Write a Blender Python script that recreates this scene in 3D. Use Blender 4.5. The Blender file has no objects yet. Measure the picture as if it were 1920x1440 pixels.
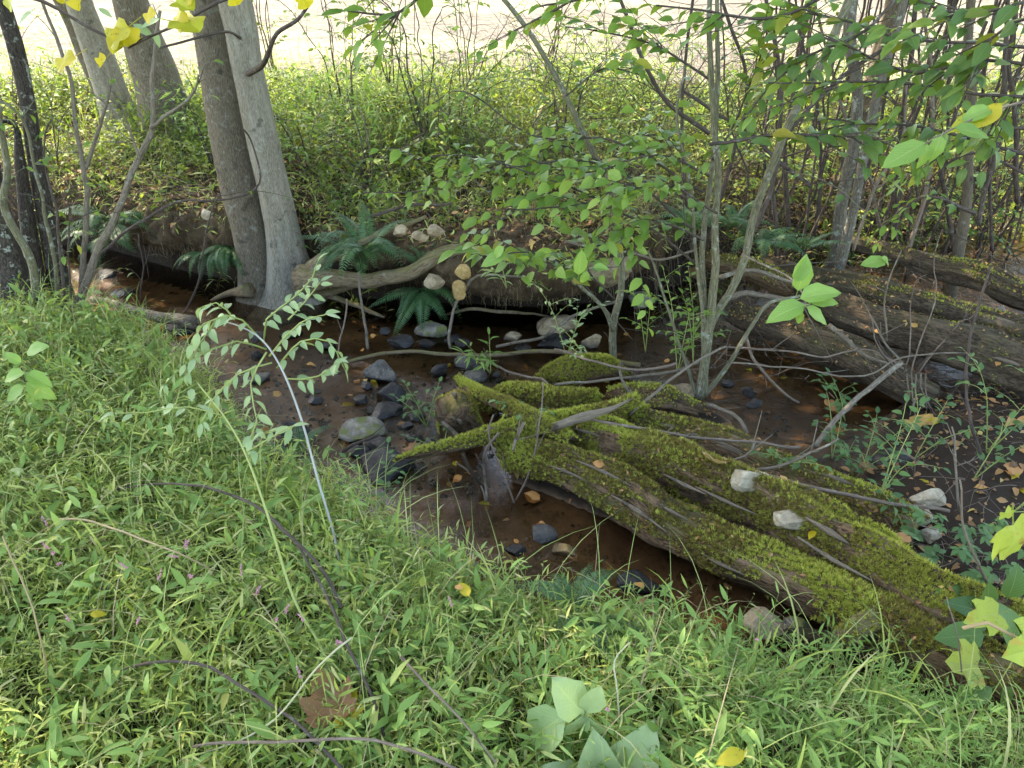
import bpy, math, random
import numpy as np
from mathutils import Matrix, Vector
# ------------------------------------------------------------------ camera, world, sun, exposure
S = bpy.context.scene
C = S.collection
F_PX, CAM_H, PITCH = 1331.0, 2.05, math.radians(32)
cam_d = bpy.data.cameras.new('camera'); cam = bpy.data.objects.new('camera', cam_d); C.objects.link(cam)
cam.location = (0, 0, CAM_H); cam.rotation_euler = (math.radians(90) - PITCH, 0, 0)
cam_d.sensor_width = 36; cam_d.lens = 36 * F_PX / 1920; cam_d.clip_start = 0.05; cam_d.clip_end = 1500
S.camera = cam
W = bpy.data.worlds.new('World'); S.world = W; W.use_nodes = True
nt = W.node_tree; bg = nt.nodes['Background']
sky = nt.nodes.new('ShaderNodeTexSky'); sky.sky_type = 'NISHITA'; sky.sun_disc = False
SUN_EL, SUN_AZ = math.radians(48), math.radians(-50)      # azimuth from +Y, towards +X
sky.sun_elevation = SUN_EL; sky.sun_rotation = SUN_AZ; sky.dust_density = 1.2; sky.ozone_density = 1.0
nt.links.new(sky.outputs[0], bg.inputs[0]); bg.inputs[1].default_value = 0.15
sl = bpy.data.lights.new('sun', 'SUN'); sl.energy = 2.8; sl.angle = math.radians(0.53); sl.color = (1, .97, .92)
so = bpy.data.objects.new('sun', sl); C.objects.link(so)
sd = Vector((math.sin(SUN_AZ) * math.cos(SUN_EL), math.cos(SUN_AZ) * math.cos(SUN_EL), math.sin(SUN_EL)))
so.rotation_euler = sd.to_track_quat('Z', 'Y').to_euler(); so.location = sd * 30
S.view_settings.view_transform = 'Standard'; S.view_settings.look = 'None'
S.view_settings.use_white_balance = True; S.view_settings.white_balance_temperature = 8300; S.view_settings.white_balance_tint = 10
S.view_settings.exposure = 3.0; S.view_settings.gamma = 1; S.view_settings.use_curve_mapping = False
S.cycles.max_bounces = 7; S.cycles.diffuse_bounces = 4; S.cycles.glossy_bounces = 3
S.cycles.transmission_bounces = 4; S.cycles.transparent_max_bounces = 8; S.cycles.caustics_reflective = False
rng = np.random.default_rng(11); random.seed(5)
PI = math.pi

# ------------------------------------------------------------------ camera calibration: photo pixel -> place in the world
def ray(px, py):
    a = (px - 960) / F_PX; b = (720 - py) / F_PX
    return np.array([a, math.cos(PITCH) + b * math.sin(PITCH), -math.sin(PITCH) + b * math.cos(PITCH)])
def G(px, py, z=0.0):
    d = ray(px, py); t = (z - CAM_H) / d[2]; return np.array([0, 0, CAM_H]) + d * t
def D(px, py, Y):
    d = ray(px, py); return np.array([0, 0, CAM_H]) + d * (Y / d[1])
def rad(w, p):                                            # radius of something w photo pixels wide at point p
    p = np.asarray(p, float); dep = p[1] * math.cos(PITCH) - (p[2] - CAM_H) * math.sin(PITCH)
    return w / 2 / F_PX * dep

# ------------------------------------------------------------------ numpy noise
def _h(i, j, k, s):
    n = (i * 374761393 + j * 668265263 + k * 2147483647 + s * 974634777) & 0xffffffff
    n = ((n ^ (n >> 13)) * 1274126177) & 0xffffffff; n = n ^ (n >> 16)
    return (n & 0xffff) / 32767.5 - 1
def vnoise(p, s=0):
    p = np.asarray(p, float); q = np.floor(p).astype(np.int64); f = p - q; f = f * f * (3 - 2 * f)
    x, y, z = q[..., 0], q[..., 1], q[..., 2]; r = 0
    for a in (0, 1):
        for b in (0, 1):
            for c in (0, 1):
                w = (f[..., 0] if a else 1 - f[..., 0]) * (f[..., 1] if b else 1 - f[..., 1]) * (f[..., 2] if c else 1 - f[..., 2])
                r = r + w * _h(x + a, y + b, z + c, s)
    return r
def fbm(p, s=0, o=3):
    p = np.asarray(p, float); r = 0; a = 1.0
    for k in range(o): r = r + a * vnoise(p * 2 ** k + 7.3 * k, s + k); a *= .5
    return r
def n2(x, y, sc, s=0, o=3):
    x = np.asarray(x, float); y = np.asarray(y, float)
    return fbm(np.stack([x * sc, y * sc, np.zeros_like(x + y) + .5], -1), s, o)
def ss(a, b, x):
    t = np.clip((x - a) / (b - a), 0, 1); return t * t * (3 - 2 * t)

# ------------------------------------------------------------------ mesh building
OFF = {}
def link(name, me, parent=None, loc=None):
    o = bpy.data.objects.new(name, me); C.objects.link(o)
    if parent is not None: o.parent = parent; OFF[o.name] = OFF[parent.name]
    else: OFF[o.name] = np.zeros(3) if loc is None else np.array(loc, float)
    if loc is not None: o.location = loc
    return o
def meta(o, label=None, cat=None, group=None, kind=None):
    if label: o['label'] = label
    if cat: o['category'] = cat
    if group: o['group'] = group
    if kind: o['kind'] = kind
    return o
def thing(name, label, cat, loc, group=None):
    return meta(link(name, None, None, tuple(float(v) for v in loc)), label, cat, group)
def mesh_np(name, V, F4, F3, LC, mats, smooth=True):
    me = bpy.data.meshes.new(name)
    n4, n3 = len(F4), len(F3)
    me.vertices.add(len(V)); me.vertices.foreach_set('co', np.ascontiguousarray(V, np.float32).ravel())
    lo = np.concatenate([np.asarray(F4, np.int32).reshape(-1), np.asarray(F3, np.int32).reshape(-1)]).astype(np.int32)
    me.loops.add(len(lo)); me.loops.foreach_set('vertex_index', lo)
    me.polygons.add(n4 + n3)
    st = np.concatenate([np.arange(n4) * 4, n4 * 4 + np.arange(n3) * 3]).astype(np.int32)
    me.polygons.foreach_set('loop_start', st)
    me.polygons.foreach_set('use_smooth', np.full(n4 + n3, smooth))
    at = me.attributes.new('lc', 'FLOAT_VECTOR', 'POINT'); at.data.foreach_set('vector', np.ascontiguousarray(LC, np.float32).ravel())
    for m in (mats if isinstance(mats, (list, tuple)) else [mats]): me.materials.append(m)
    me.update(); me.validate()
    return me
class MB:
    def __init__(s): s.V = []; s.Q = []; s.T = []; s.L = []; s.n = 0
    def add(s, V, Q=None, T=None, L=None):
        V = np.asarray(V, float).reshape(-1, 3)
        s.V.append(V); s.L.append(np.zeros((len(V), 3)) if L is None else np.asarray(L, float).reshape(-1, 3))
        if Q is not None and len(Q): s.Q.append(np.asarray(Q) + s.n)
        if T is not None and len(T): s.T.append(np.asarray(T) + s.n)
        s.n += len(V); return s
    def arr(s):
        return (np.concatenate(s.V), np.concatenate(s.Q) if s.Q else np.zeros((0, 4), int),
                np.concatenate(s.T) if s.T else np.zeros((0, 3), int), np.concatenate(s.L))
    def mesh(s, name, mats, smooth=True, off=None):
        V, Q, T, L = s.arr()
        if off is not None: V = V - off
        return mesh_np(name, V, Q, T, L, mats, smooth)
    def build(s, name, mats, parent=None, smooth=True):
        off = OFF[parent.name] if parent is not None else None
        return link(name, s.mesh(name, mats, smooth, off), parent)
def nrm(v): v = np.asarray(v, float); return v / np.maximum(np.linalg.norm(v, axis=-1, keepdims=True), 1e-9)
def curve(pts, step=.05, n=None):
    P = np.asarray(pts, float)
    if len(P) < 3:
        L = np.linalg.norm(P[-1] - P[0]); k = n or max(2, int(L / step)); t = np.linspace(0, 1, k + 1)[:, None]
        return P[0] * (1 - t) + P[-1] * t
    out = []; E = np.vstack([2 * P[0] - P[1], P, 2 * P[-1] - P[-2]])
    for i in range(len(P) - 1):
        a, b, c, d = E[i:i + 4]; k = max(1, int(np.linalg.norm(c - b) / step)); t = (np.arange(k) / k)[:, None]
        out.append(.5 * (2 * b + (c - a) * t + (2 * a - 5 * b + 4 * c - d) * t ** 2 + (3 * b - a - 3 * c + d) * t ** 3))
    out.append(P[-1:]); return np.vstack(out)
def frames(P):
    T = nrm(np.gradient(P, axis=0)); up = np.array([0, 0, 1.]) if abs(T[0][2]) < .9 else np.array([1., 0, 0])
    A = np.zeros_like(P); a = nrm(up - T[0] * up.dot(T[0]))
    for i in range(len(P)):
        a = nrm(a - T[i] * a.dot(T[i])); A[i] = a
    return T, A, np.cross(T, A)
def interp_r(r, n):
    r = np.atleast_1d(np.asarray(r, float)); return np.interp(np.linspace(0, 1, n), np.linspace(0, 1, len(r)), r) if len(r) > 1 else np.full(n, r[0])
def tube(mb, pts, r, n=6, step=.05, rough=0, ridge=0, seed=0, tint=0., wig=0, cap=True, squash=None, jag=0):
    P = curve(pts, step)
    if wig:
        s = np.linspace(0, 1, len(P)); env = np.sin(np.clip(s, 0, 1) * PI) ** .5
        for k in range(3): P[:, k] += wig * env * fbm(np.stack([s * len(P) * step * 4 + seed * 3.7, s * 0 + k * 9.1, s * 0 + seed], -1), 3, 3)
    r = np.atleast_1d(np.asarray(r, float))
    if len(r) > 1 and len(r) == len(pts):                  # radii given at the control points
        q = np.asarray(pts, float); cu = np.concatenate([[0], np.cumsum(np.linalg.norm(np.diff(q, axis=0), axis=1))]); cp = np.concatenate([[0], np.cumsum(np.linalg.norm(np.diff(P, axis=0), axis=1))])
        R = np.interp(cp / cp[-1], cu / cu[-1], r)
    else: R = interp_r(r, len(P))
    T, A, B = frames(P)
    th = np.arange(n) / n * 2 * PI; ct, st = np.cos(th), np.sin(th)
    L = np.concatenate([[0], np.cumsum(np.linalg.norm(np.diff(P, axis=0), axis=1))])
    rr = np.ones((len(P), n)) * R[:, None]
    if rough or ridge:
        g = np.stack([np.broadcast_to(ct, rr.shape), np.broadcast_to(st, rr.shape), np.broadcast_to(L[:, None], rr.shape)], -1)
        if rough: rr = rr * (1 + rough * fbm(g * np.array([1.3, 1.3, 2.5]) + seed * 5.1, seed, 3))
        if ridge: rr = rr * (1 + ridge * fbm(g * np.array([4.5, 4.5, 2.0]) + seed * 2.3, seed + 5, 3))
    ox = rr * ct; oy = rr * st
    if squash: oy = oy * squash
    Pc = P[:, None, :]
    if jag:                                                # splintered ends
        m = len(P); e0 = (jag * (1 + fbm(np.stack([ct * 3, st * 3, ct * 0 + seed], -1), seed, 2)))[None, :, None]
        w = np.zeros((m, 1, 1)); w[0] = -1; w[-1] = 1; Pc = Pc + w * e0 * T[:, None, :]
    V = Pc + A[:, None, :] * ox[..., None] + B[:, None, :] * oy[..., None]
    m = len(P); i = np.arange(m - 1)[:, None]; j = np.arange(n)[None]; jn = (j + 1) % n
    Q = np.stack([np.broadcast_to(i * n + j, (m - 1, n)), np.broadcast_to(i * n + jn, (m - 1, n)), np.broadcast_to((i + 1) * n + jn, (m - 1, n)), np.broadcast_to((i + 1) * n + j, (m - 1, n))], -1).reshape(-1, 4)
    LC = np.stack([np.broadcast_to(th / (2 * PI), rr.shape), np.broadcast_to(L[:, None], rr.shape), np.full(rr.shape, tint)], -1)
    V = V.reshape(-1, 3); LC = LC.reshape(-1, 3); Tn = None
    if cap:
        k = len(V); V = np.vstack([V, P[:1] , P[-1:] + T[-1:] * R[-1] * .3]); LC = np.vstack([LC, [[0, 0, tint], [0, L[-1], tint]]])
        jj = np.arange(n); Tn = np.vstack([np.stack([jj * 0 + k, (jj + 1) % n, jj], -1), np.stack([jj * 0 + k + 1, (m - 1) * n + jj, (m - 1) * n + (jj + 1) % n], -1)])
    mb.add(V, Q, Tn, LC); return P, T

# ------------------------------------------------------------------ node helpers and materials
class NT:
    def __init__(s, name):
        s.m = bpy.data.materials.new(name); s.m.use_nodes = True; s.t = s.m.node_tree; s.t.nodes.clear()
    def n(s, typ, ins=None, **kw):
        x = s.t.nodes.new('ShaderNode' + typ)
        for k, v in kw.items(): setattr(x, k, v)
        for k, v in (ins or {}).items():
            i = x.inputs[k]
            if hasattr(v, 'links') or isinstance(v, bpy.types.NodeSocket): s.t.links.new(v, i)
            else: i.default_value = v
        return x
    def math(s, op, a, b=0., c=None, clamp=False):
        ins = {0: a, 1: b}
        if c is not None: ins[2] = c
        return s.n('Math', ins, operation=op, use_clamp=clamp).outputs[0]
    def mix(s, f, a, b, mode='MIX'):
        x = s.n('Mix', data_type='RGBA', blend_type=mode)
        for i, v in ((x.inputs[0], f), (x.inputs[6], a), (x.inputs[7], b)):
            if isinstance(v, bpy.types.NodeSocket): s.t.links.new(v, i)
            else: i.default_value = (v if isinstance(v, (int, float)) else (*v, 1))
        return x.outputs[2]
    def ramp(s, f, stops):
        x = s.n('ValToRGB', {0: f}); e = x.color_ramp.elements
        while len(e) < len(stops): e.new(.5)
        for q, (p, c) in zip(e, stops): q.position = p; q.color = (*c, 1) if len(c) == 3 else c
        return x.outputs[0]
    def noise(s, vec=None, scale=5., detail=3., rough=.6, out=0):
        ins = {'Scale': scale, 'Detail': detail, 'Roughness': rough}
        if vec is not None: ins['Vector'] = vec
        return s.n('TexNoise', ins).outputs[out]
    def lc(s):
        a = s.n('Attribute', attribute_name='lc'); x = s.n('SeparateXYZ', {0: a.outputs['Vector']}); return x.outputs
    def sstep(s, v, a, b):
        return s.n('MapRange', {0: v, 1: a, 2: b}, interpolation_type='SMOOTHSTEP').outputs[0]
    def out(s, sh, disp=None):
        o = s.n('OutputMaterial'); s.t.links.new(sh, o.inputs[0]); return s.m
    def grain(s, R=1., kv=1.):                             # seamless coordinates round and along a tube
        u, v, t = s.lc(); a = s.math('MULTIPLY', u, 2 * PI)
        return s.n('CombineXYZ', {0: s.math('MULTIPLY', s.math('COSINE', a), R), 1: s.math('MULTIPLY', s.math('SINE', a), R), 2: s.math('MULTIPLY', v, kv)}).outputs[0]
    def bump(s, h, strength=.5, dist=.01):
        return s.n('Bump', {'Height': h, 'Strength': strength, 'Distance': dist}).outputs[0]

def leaf_mat(name, stops, trans=.38, rough=.45, vein=.35, spots=0., holes=False, edge=None, spec=.4):
    n = NT(name); u, v, t = n.lc()
    r = n.n('ObjectInfo').outputs['Random']
    k = n.math('FRACT', n.math('ADD', t, r))
    col = n.ramp(k, stops)
    geo = n.n('NewGeometry').outputs['Position']
    col = n.mix(n.math('MULTIPLY', n.noise(geo, 60, 2), .5), col, tuple(c * .62 for c in stops[len(stops) // 2][1]))
    mid = n.math('ABSOLUTE', n.math('SUBTRACT', u, .5))
    rib = n.sstep(mid, .035, .0)
    w = n.math('FRACT', n.math('SUBTRACT', n.math('MULTIPLY', v, 11.), n.math('MULTIPLY', mid, 7.)))
    sv = n.math('MULTIPLY', n.sstep(n.math('ABSOLUTE', n.math('SUBTRACT', w, .5)), .14, .0), .55)
    vn = n.math('MAXIMUM', rib, sv)
    col = n.mix(n.math('MULTIPLY', vn, vein), col, (.34, .42, .16))
    if spots:
        sp = n.sstep(n.noise(geo, 140, 3), .62, .70); col = n.mix(n.math('MULTIPLY', sp, spots), col, (.12, .055, .015))
    if edge:
        sp = n.sstep(n.noise(geo, 28, 2), .55, .68); col = n.mix(sp, col, edge)
    bp = n.bump(n.math('ADD', n.math('MULTIPLY', vn, -1.), n.noise(geo, 90, 2)), .35, .002)
    p = n.n('BsdfPrincipled', {'Base Color': col, 'Roughness': rough, 'Specular IOR Level': spec, 'Normal': bp})
    tc = n.mix(.5, col, (.42, .52, .06), 'MULTIPLY'); tc2 = n.mix(.65, col, (.45, .55, .05), 'ADD')
    tr = n.n('BsdfTranslucent', {'Color': n.mix(.35, col, (.40, .50, .05))})
    m = n.n('MixShader', {0: trans, 1: p.outputs[0], 2: tr.outputs[0]})
    return n.out(m.outputs[0])

M = {}
g = lambda *a: a
M['stilt'] = leaf_mat('stiltgrass_leaf', [(0, g(.05, .14, .03)), (.4, g(.14, .30, .07)), (.75, g(.28, .45, .12)), (1, g(.52, .52, .26))], .42, .45, .25, spec=.22)
M['stiltY'] = leaf_mat('yellow_stiltgrass_leaf', [(0, g(.11, .17, .025)), (.4, g(.27, .38, .07)), (.75, g(.45, .53, .14)), (1, g(.60, .54, .30))], .42, .45, .25, spec=.22)
M['smart'] = leaf_mat('smartweed_leaf', [(0, g(.07, .17, .035)), (.5, g(.18, .33, .08)), (.88, g(.31, .44, .13)), (1, g(.36, .33, .07))], .35, .38, .35, spec=.22)
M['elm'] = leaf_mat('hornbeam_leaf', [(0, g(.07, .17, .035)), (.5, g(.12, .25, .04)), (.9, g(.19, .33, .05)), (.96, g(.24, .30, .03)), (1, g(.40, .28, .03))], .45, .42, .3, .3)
M['elmD'] = leaf_mat('dark_alder_leaf', [(0, g(.035, .10, .03)), (.5, g(.065, .16, .035)), (.85, g(.11, .21, .03)), (.95, g(.16, .2, .03)), (1, g(.36, .25, .03))], .35, .42, .3, .3)  # darker greens than the hornbeam leaf
M['bright'] = leaf_mat('bright_serrated_leaf', [(0, g(.14, .31, .06)), (1, g(.22, .40, .09))], .45, .45, .75, .2)
M['herb'] = leaf_mat('herb_leaf', [(0, g(.035, .09, .02)), (.35, g(.08, .17, .03)), (.7, g(.16, .27, .04)), (1, g(.32, .34, .06))], .45, .5, .1)
M['herbD'] = leaf_mat('jewelweed_leaf', [(0, g(.04, .12, .04)), (.6, g(.07, .18, .055)), (1, g(.12, .25, .07))], .4, .42, .3)
M['pale'] = leaf_mat('pale_green_leaf', [(0, g(.18, .30, .13)), (.6, g(.26, .38, .19)), (1, g(.36, .47, .23))], .35, .42, .6)
M['fern'] = leaf_mat('fern_frond', [(0, g(.02, .08, .03)), (.6, g(.035, .12, .045)), (1, g(.07, .17, .05))], .3, .4, .2, spec=.4)
M['yellow'] = leaf_mat('yellow_autumn_leaf', [(0, g(.52, .44, .03)), (.5, g(.60, .46, .02)), (1, g(.36, .42, .04))], .5, .45, .25, .7)
M['lime'] = leaf_mat('lime_lobed_leaf', [(0, g(.30, .42, .06)), (1, g(.42, .48, .08))], .45, .5, .45, .7, edge=(.38, .30, .06))
M['dead'] = leaf_mat('dead_leaf', [(0, g(.10, .045, .02)), (.35, g(.22, .10, .04)), (.65, g(.38, .19, .07)), (.85, g(.42, .26, .13)), (1, g(.50, .36, .08))], .15, .55, .2, .3)
M['sod'] = leaf_mat('sodden_dead_leaf', [(0, g(.02, .014, .01)), (.6, g(.05, .032, .02)), (.9, g(.12, .06, .03)), (1, g(.30, .15, .06))], .1, .25, .2, .3)
M['orange'] = leaf_mat('orange_dead_leaf', [(0, g(.46, .20, .06)), (1, g(.55, .30, .09))], .2, .5, .2, .4)
M['pink'] = leaf_mat('smartweed_flower', [(0, g(.50, .16, .28)), (1, g(.62, .32, .42))], .2, .6, 0)
M['pod'] = leaf_mat('pale_pod', [(0, g(.42, .42, .26)), (1, g(.5, .48, .33))], .3, .5, .1)
M['stem'] = leaf_mat('green_stem', [(0, g(.16, .24, .05)), (1, g(.36, .42, .14))], .2, .5, 0)
M['straw'] = leaf_mat('dry_straw', [(0, g(.30, .22, .11)), (1, g(.42, .33, .19))], .15, .6, 0)
M['moss'] = leaf_mat('moss', [(0, g(.15, .09, .04)), (.28, g(.22, .16, .055)), (.45, g(.33, .32, .07)), (.72, g(.46, .50, .09)), (1, g(.56, .62, .13))], .3, .8, 0, spec=.1)

def bark_mat(name, c1, c2, c3, fis=14., kv=2.2, lich=.5, lichc=(.34, .38, .33), rough=.85, bs=.8, mossy=0.):
    n = NT(name); gr = n.grain(1., kv)
    a = n.noise(gr, fis, 4, .65); b = n.noise(gr, 2.2, 3)
    col = n.mix(n.sstep(a, .38, .62), c1, c2)
    col = n.mix(n.math('MULTIPLY', n.sstep(b, .45, .7), .6), col, c3)
    geo = n.n('NewGeometry').outputs['Position']
    if lich:
        l = n.sstep(n.noise(geo, 22, 4, .7), .56, .66); col = n.mix(n.math('MULTIPLY', l, lich), col, lichc)
        d = n.sstep(n.noise(geo, 11, 3, .6), .60, .70); col = n.mix(n.math('MULTIPLY', d, .7), col, tuple(c * .3 for c in c1))
    if mossy:
        mo = n.sstep(n.math('ADD', n.noise(geo, 5, 3), n.math('MULTIPLY', n.n('SeparateXYZ', {0: n.n('NewGeometry').outputs['Normal']}).outputs[2], .25)), .6 , .75)
        col = n.mix(n.math('MULTIPLY', mo, mossy), col, (.09, .11, .02))
    h = n.math('ADD', a, n.math('MULTIPLY', n.noise(geo, 160, 3), .35))
    p = n.n('BsdfPrincipled', {'Base Color': col, 'Roughness': rough, 'Specular IOR Level': .25, 'Normal': n.bump(h, bs, .012)})
    return n.out(p.outputs[0])
M['barkL'] = bark_mat('grey_bark', (.13, .115, .085), (.26, .235, .185), (.31, .29, .235), 26., 1.6, .4, bs=.6)
M['barkD'] = bark_mat('brown_grey_bark', (.075, .06, .042), (.17, .14, .10), (.14, .12, .085), 26., 1.6, .35, bs=.7)
M['barkB'] = bark_mat('black_lichen_bark', (.018, .014, .012), (.075, .06, .048), (.05, .045, .035), 7., 6., .75)
M['twigD'] = bark_mat('dark_twig_bark', (.03, .022, .018), (.08, .06, .05), (.11, .09, .07), 3., 8., .2, bs=.3)
M['twig'] = bark_mat('brown_twig_bark', (.09, .065, .05), (.19, .145, .11), (.24, .20, .16), 3., 8., .3, bs=.3)
M['twigG'] = bark_mat('grey_twig_bark', (.085, .068, .05), (.18, .148, .112), (.23, .20, .155), 3., 8., .35, bs=.4)
M['bleach'] = bark_mat('bleached_stalk', (.24, .25, .235), (.36, .37, .34), (.30, .28, .22), 2., 6., 0, bs=.2, rough=.6)
M['barkO'] = bark_mat('olive_stem_bark', (.065, .062, .034), (.14, .132, .08), (.22, .21, .15), 4., 9., .5, bs=.3)
M['barkM'] = bark_mat('mottled_lichen_bark', (.06, .05, .038), (.15, .135, .105), (.20, .19, .155), 12., 4., .7, bs=.5)
M['root'] = bark_mat('root_bark', (.10, .072, .04), (.21, .16, .10), (.17, .13, .07), 5., 4., .3, bs=.5, mossy=.4)
M['rotB'] = bark_mat('rotten_brown_wood', (.040, .024, .013), (.16, .098, .052), (.29, .205, .125), 15., 2.6, .3, (.27, .26, .17), bs=1., mossy=.4)
M['rotG'] = bark_mat('weathered_grey_wood', (.028, .02, .013), (.10, .072, .046), (.18, .138, .095), 18., 2.2, .2, (.14, .14, .07), bs=1., mossy=.12)
M['wood'] = bark_mat('bare_split_wood', (.13, .10, .07), (.31, .25, .18), (.38, .33, .26), 16., .7, .3, bs=.8)

def soil_mat(name, c1, c2, c3, wet=False, litter=0.):
    n = NT(name); geo = n.n('NewGeometry').outputs['Position']
    a = n.noise(geo, 4, 5, .65); b = n.noise(geo, 45, 4, .7)
    col = n.mix(n.sstep(a, .35, .65), c1, c2); col = n.mix(n.math('MULTIPLY', n.sstep(b, .5, .75), .7), col, c3)
    z = n.n('SeparateXYZ', {0: geo}).outputs[2]
    wz = n.sstep(z, .09, .01)
    ro = n.math('SUBTRACT', .92, n.math('MULTIPLY', wz, .2))
    col = n.mix(n.math('MULTIPLY', wz, .35), col, tuple(c * .4 for c in c1))
    p = n.n('BsdfPrincipled', {'Base Color': col, 'Roughness': ro, 'Specular IOR Level': .15,
            'Normal': n.bump(n.math('ADD', b, n.math('MULTIPLY', n.noise(geo, 150, 3), .6)), .9, .012)})
    return n.out(p.outputs[0])
M['soil'] = soil_mat('bank_soil', (.022, .016, .011), (.045, .032, .021), (.085, .064, .044))
M['clod'] = soil_mat('clay_bank_soil', (.05, .034, .02), (.105, .072, .042), (.16, .118, .072))
M['nsoil'] = soil_mat('grassy_soil', (.03, .032, .012), (.06, .07, .02), (.10, .09, .04))
def bed_mat():
    n = NT('sandy_stream_bed'); geo = n.n('NewGeometry').outputs['Position']
    a = n.noise(geo, 2.2, 5, .6); b = n.noise(geo, 14, 4, .65); c = n.noise(geo, 230, 2)
    col = n.mix(n.sstep(a, .38, .62), (.085, .052, .031), (.20, .128, .076))
    col = n.mix(n.math('MULTIPLY', n.sstep(b, .52, .66), .75), col, (.04, .028, .018))
    col = n.mix(n.math('MULTIPLY', n.sstep(c, .45, .7), .35), col, (.17, .125, .08))
    z = n.n('SeparateXYZ', {0: geo}).outputs[2]; dry = n.sstep(n.math('ADD', z, n.math('MULTIPLY', b, .03)), .005, .05)
    col = n.mix(dry, col, (.028, .020, .014))
    p = n.n('BsdfPrincipled', {'Base Color': col, 'Roughness': n.math('ADD', .75, n.math('MULTIPLY', dry, .15)), 'Specular IOR Level': .15, 'Normal': n.bump(n.math('ADD', b, n.math('MULTIPLY', c, .3)), .6, .012)})
    return n.out(p.outputs[0])
M['bed'] = bed_mat()
def water_mat():
    n = NT('stream_water'); geo = n.n('NewGeometry').outputs['Position']
    h = n.math('ADD', n.noise(geo, 16, 3, .5), n.math('MULTIPLY', n.noise(geo, 5, 2, .5), 1.2))
    u, v, t = n.lc()
    h2 = n.math('MULTIPLY', n.math('ADD', n.noise(geo, 38, 4, .7), n.math('MULTIPLY', n.noise(geo, 110, 2), .4)), n.math('ADD', n.math('MULTIPLY', u, 7.), .4))
    nb = n.bump(n.math('ADD', h, h2), .28, .012)
    fr = n.n('Fresnel', {'IOR': 1.34, 'Normal': nb}).outputs[0]
    tr = n.n('BsdfTransparent', {'Color': (.86, .75, .60, 1)})
    gl = n.n('BsdfGlossy', {'Color': (1, 1, 1, 1), 'Roughness': .04, 'Normal': nb})
    return n.out(n.n('MixShader', {0: fr, 1: tr.outputs[0], 2: gl.outputs[0]}).outputs[0])
M['water'] = water_mat()
def field_mat():
    n = NT('pale_stubble_field'); geo = n.n('NewGeometry').outputs['Position']
    a = n.noise(geo, 9, 5, .7); b = n.noise(geo, .6, 3)
    col = n.mix(n.sstep(a, .36, .62), (.070, .063, .05), (.150, .137, .116)); col = n.mix(n.math('MULTIPLY', n.sstep(b, .45, .65), .3), col, (.40, .42, .22))
    p = n.n('BsdfPrincipled', {'Base Color': col, 'Roughness': .95, 'Specular IOR Level': .1, 'Normal': n.bump(a, 1., .04)})
    return n.out(p.outputs[0])
M['field'] = field_mat()
def stone_mat(name, c1, c2, c3, rough=.75, moss=0., wet=True):
    n = NT(name); geo = n.n('NewGeometry'); pos = geo.outputs['Position']
    a = n.noise(pos, 18, 5, .65); b = n.noise(pos, 70, 4, .7)
    r = n.n('ObjectInfo').outputs['Random']
    col = n.mix(n.sstep(a, .38, .64), c1, c2); col = n.mix(n.math('MULTIPLY', n.sstep(b, .52, .68), .6), col, c3)
    col = n.mix(n.math('MULTIPLY', r, .3), col, tuple(c * .5 for c in c1))
    if moss:
        m = n.sstep(n.noise(pos, 12, 3), .5, .6); col = n.mix(n.math('MULTIPLY', m, moss), col, (.11, .13, .03))
    z = n.n('SeparateXYZ', {0: pos}).outputs[2]
    wz = n.sstep(z, .045, .012) if wet else 0.
    col = n.mix(n.math('MULTIPLY', wz, .75) if wet else 0., col, (.02, .02, .02))
    ro = n.math('SUBTRACT', rough, n.math('MULTIPLY', wz, rough - .2)) if wet else rough
    p = n.n('BsdfPrincipled', {'Base Color': col, 'Roughness': ro, 'Specular IOR Level': .22, 'Normal': n.bump(n.math('ADD', a, n.math('MULTIPLY', b, .5)), .7, .01)})
    return n.out(p.outputs[0])
M['stDark'] = stone_mat('wet_dark_stone', (.018, .018, .019), (.040, .037, .034), (.09, .082, .072), .55)
M['stGrey'] = stone_mat('grey_stone', (.065, .06, .054), (.15, .138, .12), (.24, .22, .19), .8)
M['stTan'] = stone_mat('tan_stone', (.20, .15, .09), (.36, .29, .19), (.45, .38, .28), .8)
M['stOch'] = stone_mat('ochre_stone', (.30, .19, .07), (.42, .29, .12), (.50, .40, .24), .8)
M['stMoss'] = stone_mat('mossy_stone', (.13, .12, .10), (.26, .24, .20), (.34, .31, .26), .8, .85)
M['stWhite'] = stone_mat('white_quartz', (.30, .25, .17), (.47, .42, .32), (.20, .15, .08), .7, wet=False)

# ------------------------------------------------------------------ terrain
nearP = np.array([G(x, y, .2)[:2] for x, y in [(-300, 470), (0, 500), (150, 575), (330, 650), (420, 740), (480, 860), (620, 900), (740, 990), (830, 1060), (1000, 1120), (1200, 1150), (1400, 1190), (1600, 1230), (1750, 1300), (1920, 1370), (2300, 1500)]])
farP = np.array([G(x, y, 0)[:2] for x, y in [(-300, 440), (170, 490), (300, 530), (430, 560), (620, 590), (800, 600), (1000, 610), (1150, 600), (1300, 560), (1500, 515), (1700, 478), (1920, 452), (2300, 430)]])
def yN(x): return np.interp(x, nearP[:, 0], nearP[:, 1])
def yF(x): return np.interp(x, farP[:, 0], farP[:, 1])
BLOBS = [(2.15, 2.35, .62, .75, .24), (1.7, 1.95, .35, .5, .16), (2.9, 2.6, .8, .9, .22), (.9, 2.9, .35, .28, .14), (.25, 2.95, .38, .3, .13), (-.35, 3.2, .3, .35, .06), (-.55, 2.75, .25, .22, .06),
         (-.1, 2.75, .25, .2, .07), (3.2, 3.9, .9, .5, .12)]
RIDGE = np.array([[.15, 2.55], [.8, 2.15], [1.3, 1.85], [1.75, 1.45]])
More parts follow.
